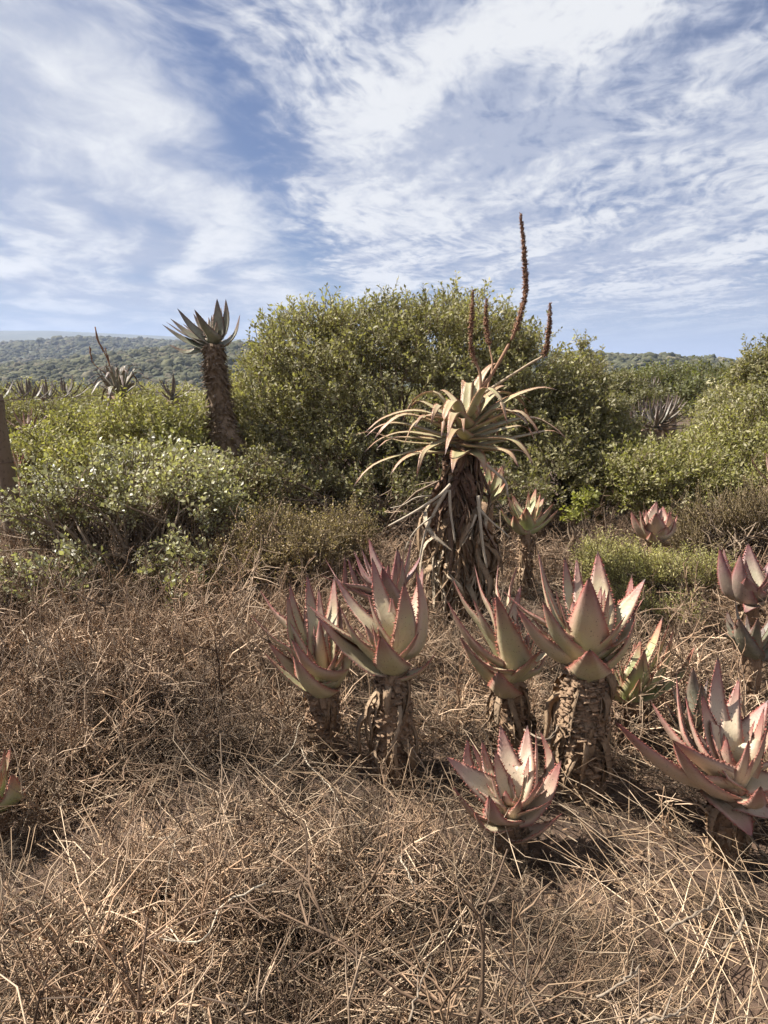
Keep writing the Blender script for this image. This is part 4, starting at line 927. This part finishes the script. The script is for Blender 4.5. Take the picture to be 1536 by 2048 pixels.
bush('dry_shrub', 'brown leafless twig thicket under the glossy leaved bush', [lobe(200, 1190, 4.6, .45, .3, .16), lobe(330, 1190, 4.6, .4, .3, .17), lobe(80, 1180, 4.6, .35, .3, .15), lobe(440, 1190, 4.5, .25, .3, .14)],
     1500, .012, [(0.20, 0.14, 0.08), (0.25, 0.18, 0.10), (0.17, 0.125, 0.07)], 37, limbs=90, sprig_len=.15, n_leaf=6, aspect=.5, inner=.1, group='low shrubs in the clearing', category='shrub', up=.7, gap_min=.3)
bush('dry_shrub', 'straw coloured twiggy shrub behind the deep red purple aloe', [lobe(1450, 1070, 5.4, .38, .3, .24), lobe(1530, 1060, 5.2, .3, .3, .30), lobe(1400, 1100, 5.2, .24, .2, .16)],
     1700, .009, [(0.44, 0.33, 0.19), (0.50, 0.38, 0.22), (0.36, 0.27, 0.15)], 36, limbs=70, sprig_len=.16, n_leaf=8, aspect=.4, inner=.2, group='low shrubs in the clearing', category='shrub', up=.9)

# the scrub between the clearing and the hills: too far off and too many to count
def far_thicket():
    protos = []
    for i in range(6):
        mb = MB(); k = 90; d = unit(rng.standard_normal((k, 3))); d[:, 2] = np.abs(d[:, 2]); P = d * rng.uniform(.55, 1.0, (k, 1)) * [1, 1, .8]
        R = rot_axis(unit(d + rng.normal(0, .5, (k, 3))), rng.uniform(0, 6.28, k)); V, F, C = sprig_proto(400 + i, 10, .13, .42, (OL + DK)[i % 7], .3, aspect=.6)
        mb.add(*[q.reshape(-1, q.shape[-1]) for q in replicate(V, F, C, R, P)]); protos.append(mb.arrays())
    n = 1500; px = rng.uniform(-150, 1700, n); r = 13 + 130 * rng.random(n) ** 1.5; a = np.arctan((px - 768) / FPX); x, y = r * np.sin(a), r * np.cos(a)
    q = (rng.lognormal(-.45, .3, n) * np.clip(r / 35, .55, 1.3))[:, None] * np.array([[1, 1, .85]])
    gapx = np.abs(px - 1330) < 60; q = np.where((gapx & (r < 30))[:, None], q * .55, q)
    o = scatter('olive_thicket', 'thicket_bush', protos, M['leaf'], np.stack([x, y, height(x, y) - .05], 1), rot_axis(np.tile([0, 0, 1.0], (n, 1)), rng.uniform(0, 6.28, n)), q, rng.integers(0, 6, n))
    tag(o, 'olive thicket stretching from the clearing to the hills', 'scrub', kind='stuff')


far_thicket()

# ------------------------------------------------------------------ dry brush
def shrublet(seed, spread, stems=10, bits=170, thick=1.0, lo=.22, hi=.46, shade=1.0):
    rs = np.random.default_rng(seed); mb = MB(); twigs = []
    def col(): b = [(.385, .245, .15), (.285, .178, .112), (.48, .34, .23), (.155, .09, .058)][rs.integers(0, 4)]; return (*(np.array(b) * rs.uniform(.75, 1.2) * shade), 1)
    def kink(p, d, L, n, j):
        P = [p]
        for _ in range(n): d = unit(d + rs.normal(0, j, 3)); P.append(P[-1] + d * L / n)
        return np.array(P), d
    for i in range(stems):
        a = rs.uniform(0, 6.28); e = math.radians(rs.uniform(*spread)); d = np.array([math.cos(a) * math.cos(e), math.sin(a) * math.cos(e), math.sin(e)])
        p = np.array([rs.normal(0, .05), rs.normal(0, .05), -.02]); c = col(); P, dd = kink(p, d, rs.uniform(lo, hi), 4, .36)
        V, F = tube(P, np.linspace(.0031, .0014, 5) * rs.uniform(.5, 1.6) * thick, 3); mb.add(V, F, c); twigs.append(P)
        for j in range(4):
            f = rs.uniform(.25, .95); x = P[min(int(f * 4), 3)] * (1 - f * 4 % 1) + P[min(int(f * 4), 3) + 1] * (f * 4 % 1)
            Q, _ = kink(x, unit(d + rs.normal(0, .7, 3) + [0, 0, .25]), rs.uniform(.07, .22), 3, .32); V, F = tube(Q, np.linspace(.0020, .0012, 4) * thick, 3); mb.add(V, F, c); twigs.append(Q)
            for l in range(3):
                k = rs.integers(0, 3); Z, _ = kink(Q[k], unit(unit(Q[k + 1] - Q[k]) + rs.normal(0, .55, 3)), rs.uniform(.03, .10), 2, .5); V, F = tube(Z, np.array([.0014, .0012, .0008]) * thick, 3); mb.add(V, F, c); twigs.append(Z)
    for i in range(bits):
        Q = twigs[rs.integers(stems // 2, len(twigs))]; k = rs.integers(0, len(Q) - 1); f = rs.random(); x = Q[k] * (1 - f) + Q[k + 1] * f
        d = unit(rs.standard_normal(3) + [0, 0, .4]); s = unit(np.cross(d, rs.standard_normal(3))); l = rs.uniform(.004, .010); w = l * .17
        c = np.array([(.41, .27, .155), (.31, .20, .115), (.50, .36, .215)][rs.integers(0, 3)]) * rs.uniform(.8, 1.15) * shade
        mb.add([x - s * w * .5, x + d * l * .5 + s * w, x + d * l, x + d * l * .5 - s * w], [(0, 1, 2), (0, 2, 3)], (*c, 1))
    return mb.arrays()


STEMS = []                                   # clear the view on the aloe stems a little
for o in list(COL.objects):
    if o.type == 'EMPTY' and o.get('category') == 'aloe' and o.location.y < 3.02 and o.location.x < 1.2: STEMS.append((o.location.x, o.location.y))
STEMS = np.array(STEMS)
BACK = np.array([(o.location.x, o.location.y) for o in COL.objects if o.type == 'EMPTY' and o.get('category') == 'aloe' and 3.3 < o.location.y < 6.2])


def dry_brush():
    rng = np.random.default_rng(2024)
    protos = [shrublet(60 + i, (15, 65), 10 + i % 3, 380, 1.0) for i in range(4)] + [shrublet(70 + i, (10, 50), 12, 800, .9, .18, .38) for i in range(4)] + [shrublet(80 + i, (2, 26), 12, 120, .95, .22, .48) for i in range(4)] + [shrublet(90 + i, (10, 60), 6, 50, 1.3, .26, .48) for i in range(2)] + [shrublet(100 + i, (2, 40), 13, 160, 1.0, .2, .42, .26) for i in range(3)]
    def blocked(X, Y, w, d):                  # growth in front of an aloe stem
        dx = np.abs(X[:, None] - STEMS[None, :, 0]); dy = STEMS[None, :, 1] - Y[:, None]
        return np.any((dx < np.where(STEMS[None, :, 1] < 2.4, w * 1.75, w)) & (dy > -.12) & (dy < np.where(STEMS[None, :, 1] < 2.4, d * 1.45, d)), axis=1)
    # low mat between the mounds, mostly twigs coloured dark as painted shade in gaps
    n = 3400; Y = 1.0 + 6.4 * rng.random(n) ** 1.3; X = rng.uniform(-1, 1, n) * (Y * .60 + 1.3)
    k = (vnoise(X * 2.1 + 3, Y * 2.1) > .30); X, Y = X[k][:1350], Y[k][:1350]; n = len(X)
    bl = blocked(X, Y, .22, .7); sc = rng.uniform(.55, .95, n) * np.where(bl, .55, 1)
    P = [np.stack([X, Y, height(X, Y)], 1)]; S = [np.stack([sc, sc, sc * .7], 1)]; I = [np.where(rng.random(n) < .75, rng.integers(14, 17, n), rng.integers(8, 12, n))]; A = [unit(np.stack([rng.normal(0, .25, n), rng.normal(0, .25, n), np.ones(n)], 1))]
    # mounds: separate dry bushlets, several stems-full each, with dark hollows between them
    cx, cy, rr = [], [], []
    for _ in range(12000):
        y = 1.05 + 5.6 * rng.random() ** 1.25; x = rng.uniform(-1, 1) * (y * .60 + 1.3); r = rng.uniform(.10, .29) * (1.0 if y < 3 else 1.15)
        if vnoise(x * 1.3 + 40, y * 1.3 + 17) < .28 or np.min(np.hypot(STEMS[:, 0] - x, STEMS[:, 1] - y)) < .21 or blocked(np.array([x]), np.array([y]), .25, .62)[0] or np.any((np.abs(x - BACK[:, 0]) < .24) & (BACK[:, 1] - y > -.2) & (BACK[:, 1] - y < 1.1)): continue
        if cx and np.min(np.hypot(np.array(cx) - x, np.array(cy) - y) - .92 * np.array(rr)) < r * .92: continue
        cx.append(x); cy.append(y); rr.append(r)
    for x, y, r in zip(cx, cy, rr):
        m = rng.integers(4, 8); xx = x + rng.normal(0, r * .38, m); yy = y + rng.normal(0, r * .38, m); f = r / .27
        sc = rng.uniform(.75, 1.2, m) * (.42 + 1.0 * f); fam = rng.integers(0, 3)
        idx = rng.integers(0, 4, m) if fam == 0 else rng.integers(4, 8, m) if fam == 1 else rng.integers(2, 10, m)
        idx = np.where(rng.random(m) < .16, rng.integers(12, 14, m), idx)
        P.append(np.stack([xx, yy, height(xx, yy)], 1)); S.append(np.stack([sc, sc, sc * rng.uniform(.8, 1.15, m)], 1)); I.append(idx)
        A.append(unit(np.stack([(xx - x) * 1.6 / r * .5 + rng.normal(.04, .12, m), (yy - y) * .8 / r + rng.normal(0, .12, m), np.ones(m)], 1)))
    # taller loose brush stepping down from the bushes
    m = 330; yy = rng.uniform(2.7, 5.2, m); xx = np.where(rng.random(m) < .62, -rng.uniform(.30, .62, m) * yy, rng.uniform(-.30, .02, m) * yy); kk = ~blocked(xx, yy, .2, .5) & ~np.any((np.abs(xx[:, None] - BACK[None, :, 0]) < .24) & (BACK[None, :, 1] - yy[:, None] > -.2) & (BACK[None, :, 1] - yy[:, None] < 1.1), axis=1) & ~((yy < 3.7) & (xx > -.62)); xx, yy = xx[kk], yy[kk]; m = len(xx)
    sc = rng.uniform(.85, 1.5, m); P.append(np.stack([xx, yy, height(xx, yy)], 1)); S.append(np.stack([sc, sc, sc * rng.uniform(.8, 1.2, m)], 1)); I.append(rng.integers(0, 8, m)); A.append(unit(np.stack([rng.normal(0, .15, m), rng.normal(0, .15, m), np.ones(m)], 1)))
    P = np.vstack(P); S = np.vstack(S); idx = np.concatenate(I); tilt = np.vstack(A); R = rot_axis(tilt, rng.uniform(0, 6.28, len(P)))
    o = scatter('dry_brush', 'twig_clump', protos, M['brush'], P, R, S, idx); tag(o, 'tangle of dry brown twigs covering the ground', 'dry brush', kind='stuff')
    # straw: fallen thin stalks lying over each other
    mb = MB(); ns = 10; n = 8500; Y = 1.0 + 6.5 * rng.random(n) ** 1.4; X = rng.uniform(-1, 1, n) * (Y * .60 + 1.2); flow = (vnoise(X * .8 + 11, Y * .8 + 5) * 2 - .6) * 2.2
    ax = unit(np.stack([np.cos(flow + rng.normal(0, .7, n)), np.sin(flow + rng.normal(0, .7, n)), rng.normal(.12, .22, n)], 1)); sc = rng.uniform(.5, 1.3, n)
    R = rot_axis(ax, rng.uniform(0, 6.28, n)) * sc[:, None, None]; T = np.stack([X, Y, height(X, Y) + rng.uniform(.01, .14, n)], 1) - ax * .12; tone = rng.uniform(.5, 1.3, n)
    for i in range(ns):
        b = rng.normal(0, .05, 2); P = np.array([[0, 0, 0], [b[0] * .5, b[1] * .6, .10], [b[0], b[1], .20], [b[0] * .4 + .03, b[1], .30]]); V, F = tube(P, np.array([1, .9, .75, .5]) * rng.uniform(.0010, .0020), 3)
        m = np.arange(n) % ns == i; VV, FF, CC = replicate(V, F, np.ones((len(V), 4)), R[m], T[m]); CC[:, :, :3] = np.where(rng.random((m.sum(), 1)) < .3, [[.44, .33, .225]], [[.30, .20, .122]])[:, None] * tone[m][:, None, None]; mb.add(VV, FF, CC.reshape(-1, 4))
    o = mb.build('fallen_straw', M['brush'], smooth=False); tag(o, 'thin fallen straw and stalks lying matted on the soil', 'straw', kind='stuff')
    # leaf litter: curled brown flakes
    mb = MB(); n = 9000; Y = 1.1 + 6.5 * rng.random(n) ** 1.3; X = rng.uniform(-1, 1, n) * (Y * .60 + .3)
    ax = unit(np.stack([rng.normal(0, .5, n), rng.normal(0, .5, n), np.ones(n)], 1)); R = rot_axis(ax, rng.uniform(0, 6.28, n)) * rng.lognormal(-.1, .25, n)[:, None, None]
    V = np.array([[-.012, 0, 0], [0, .005, .003], [.013, 0, .004], [0, -.005, .003]]); F = np.array([(0, 1, 2), (0, 2, 3)]); VV, FF, CC = replicate(V, F, np.ones((4, 4)), R, np.stack([X, Y, height(X, Y) + .008], 1))
    CC[:, :, :3] = np.array([.24, .145, .08]) * rng.uniform(.4, 1.4, (n, 1, 1)); mb.add(VV, FF, CC.reshape(-1, 4)); o = mb.build('leaf_litter', M['brush'], smooth=False); tag(o, 'small curled brown dead leaves littering the soil', 'leaf litter', kind='stuff')


dry_brush()

# pale fallen twigs one can pick out
q7 = lambda x, y: (x / 2.743, 900 + y / 2.743); q8 = lambda x, y: (x / 2, 1450 + y / 2); q9 = lambda x, y: (768 + x / 2, 1450 + y / 2); q1 = lambda x, y: (480 + x / 3.657, 1050 + y / 3.657)
TW = [  # points, height, radius, label
    ([q7(120, 985), q7(155, 1040), q7(150, 1140), q7(205, 1180), q7(200, 1220)], .16, .007, 'crooked bleached twig lying below the glossy leaved bush'),
    ([q7(170, 1050), q7(210, 1085), q7(260, 1110), q7(270, 1140)], .15, .006, 'short curved bleached twig beside the crooked one below the bush'),
    ([q7(355, 1180), q7(380, 1240), q7(375, 1320)], .15, .006, 'short upright bleached twig standing in low straw'),
    ([q7(20, 1285), q7(0, 1340), q7(30, 1430), q7(130, 1470)], .14, .005, 'hook shaped pale twig at the edge of the straw'),
    ([q8(1060, 640), q8(960, 680), q8(890, 725), q8(850, 790), q8(810, 860), q8(730, 870), q8(640, 850)], .26, .006, 'long bent pale branch lying across the open dry twigs'),
    ([q8(595, 447), q8(650, 450), q8(705, 455)], .22, .004, 'short straight white stick lying level on the brush'),
    ([q8(700, 460), q8(680, 560), q8(662, 690)], .22, .003, 'thin straight pale stalk rising from the brush'),
    ([q1(445, 1630), q1(500, 1750), q1(600, 1850), q1(690, 1960), q1(740, 2060)], .14, .005, 'long pale twig sloping down past the slim stemmed aloe'),
    ([q1(500, 1360), q1(420, 1500), q1(380, 1640), q1(250, 1760)], .18, .005, 'bent pale twig leaning on the slim aloe stem'),
    ([q9(1120, 830), q9(1240, 760), q9(1310, 725), q9(1330, 680)], .28, .008, 'thick grey stick angled through the brush below the wide pinkish aloe'),
    ([q9(1440, 770), q9(1400, 850), q9(1350, 900)], .28, .009, 'stout broken grey stick beside the angled one'),
    ([q9(850, 1090), q9(950, 1030), q9(1020, 965)], .30, .007, 'grey stick slanting up out of the twig tangle in front of the aloes'),
    ([q9(1020, 1185), q9(1110, 1175), q9(1200, 1140)], .30, .008, 'grey stick lying level in the twigs well before the wide pinkish aloe'),
    ([q9(100, 1190), q9(130, 1080), q9(180, 960)], .28, .005, 'slim pale stalk tilted over dry brush before the low open aloe'),
    ([q9(560, 20), q9(640, 60), q9(690, 20), q9(715, -60)], .30, .008, 'curved dead stalk hanging by the thick scaly stem'),
    ([q9(60, 520), q9(95, 590), q9(120, 660)], .24, .005, 'short pale stick near the low open aloe'),
]
for P, z, r, lab in TW:
    Q = catmull([atz(*p, z + .02 * math.sin(i * 2.1)) for i, p in enumerate(P)], 14); Q += rng.normal(0, .002, Q.shape)
    mb = MB(); V, F = tube(Q, np.linspace(r, r * .55, 14) * rng.uniform(.85, 1.15, 14) * .48, 6, True); mb.add(V, F)
    e = Q[-1] + unit(Q[-1] - Q[-3]) * .03
    for k in (4, 8, 11):
        d = unit(np.cross(Q[k + 1] - Q[k], rng.standard_normal(3)) + (Q[k + 1] - Q[k]) * 20); V, F = tube([Q[k], Q[k] + d * .03, Q[k] + d * .055 + [0, 0, .01]], [r * .3, r * .22, r * .12], 5, True); mb.add(V, F)
    o = mb.build('fallen_twig', M['stick' if P[0][0] > 800 else 'pale']); tag(o, lab, 'twig', 'pale fallen twigs on the brush')


def leaning_post():
    Y = 6.0; P0 = at(30, 1045, Y); P1 = at(-16, 790, Y); zg = float(height(P0[0], Y)); P0[2] = zg - .05
    root = thing('fence_post', (P0[0], Y, zg), 'weathered brown leaning fence post with thin wire at the bush', 'post')
    n = 16; Q = catmull([P0, (P0 + P1) / 2 + [.01, 0, 0], P1], n); V, F = tube(Q, np.linspace(.085, .070, n), 14, True); V = V + np.random.default_rng(2).normal(0, .004, V.shape)
    mb = MB(); mb.add(V, F); mb.build('post', M['post'], root)
    for f in (.62, .97):
        c = P0 * (1 - f) + P1 * f; mb = MB(); a = np.linspace(0, 2 * math.pi, 18); V, F = tube(np.stack([c[0] + .085 * np.cos(a), c[1] + .085 * np.sin(a), np.full(18, c[2])], 1), .004, 5); mb.add(V, F)
        if f > .9: V, F = tube(catmull([c + [.08, 0, 0], c + [.9, 2.5, .0], c + [2.2, 6.0, .05]], 20), .003, 5); mb.add(V, F)
        V, F = tube(catmull([c + [-.08, 0, 0], c + [-1.2, -.6, -.02], c + [-3, -1.5, .0]], 14), .003, 5); mb.add(V, F)
        mb.build('wire', M['wire'], root)


leaning_post()

# ------------------------------------------------------------------ haze
def haze():
    x0, x1, y0, y1, z0, z1 = -6500, 6500, -6500, 6500, -140, 120
    V = [(x, y, z) for x in (x0, x1) for y in (y0, y1) for z in (z0, z1)]
    F = [(0, 1, 3), (0, 3, 2), (4, 6, 7), (4, 7, 5), (0, 4, 5), (0, 5, 1), (2, 3, 7), (2, 7, 6), (0, 2, 6), (0, 6, 4), (1, 5, 7), (1, 7, 3)]
    m = bpy.data.materials.new('haze'); m.use_nodes = True; w = NT(m.node_tree); w.n.clear(); out = w.add('ShaderNodeOutputMaterial')
    pv = w.add('ShaderNodeVolumePrincipled', {'Color': (0.56, 0.67, 0.92), 'Density': 0.00030, 'Anisotropy': 0.2}); w.l.new(pv.outputs[0], out.inputs['Volume'])
    o = link('haze', make_mesh('haze', np.array(V, float), np.array(F), None, m, False)); tag(o, 'thin pale blue haze over the far hills', 'haze', kind='stuff')


haze()
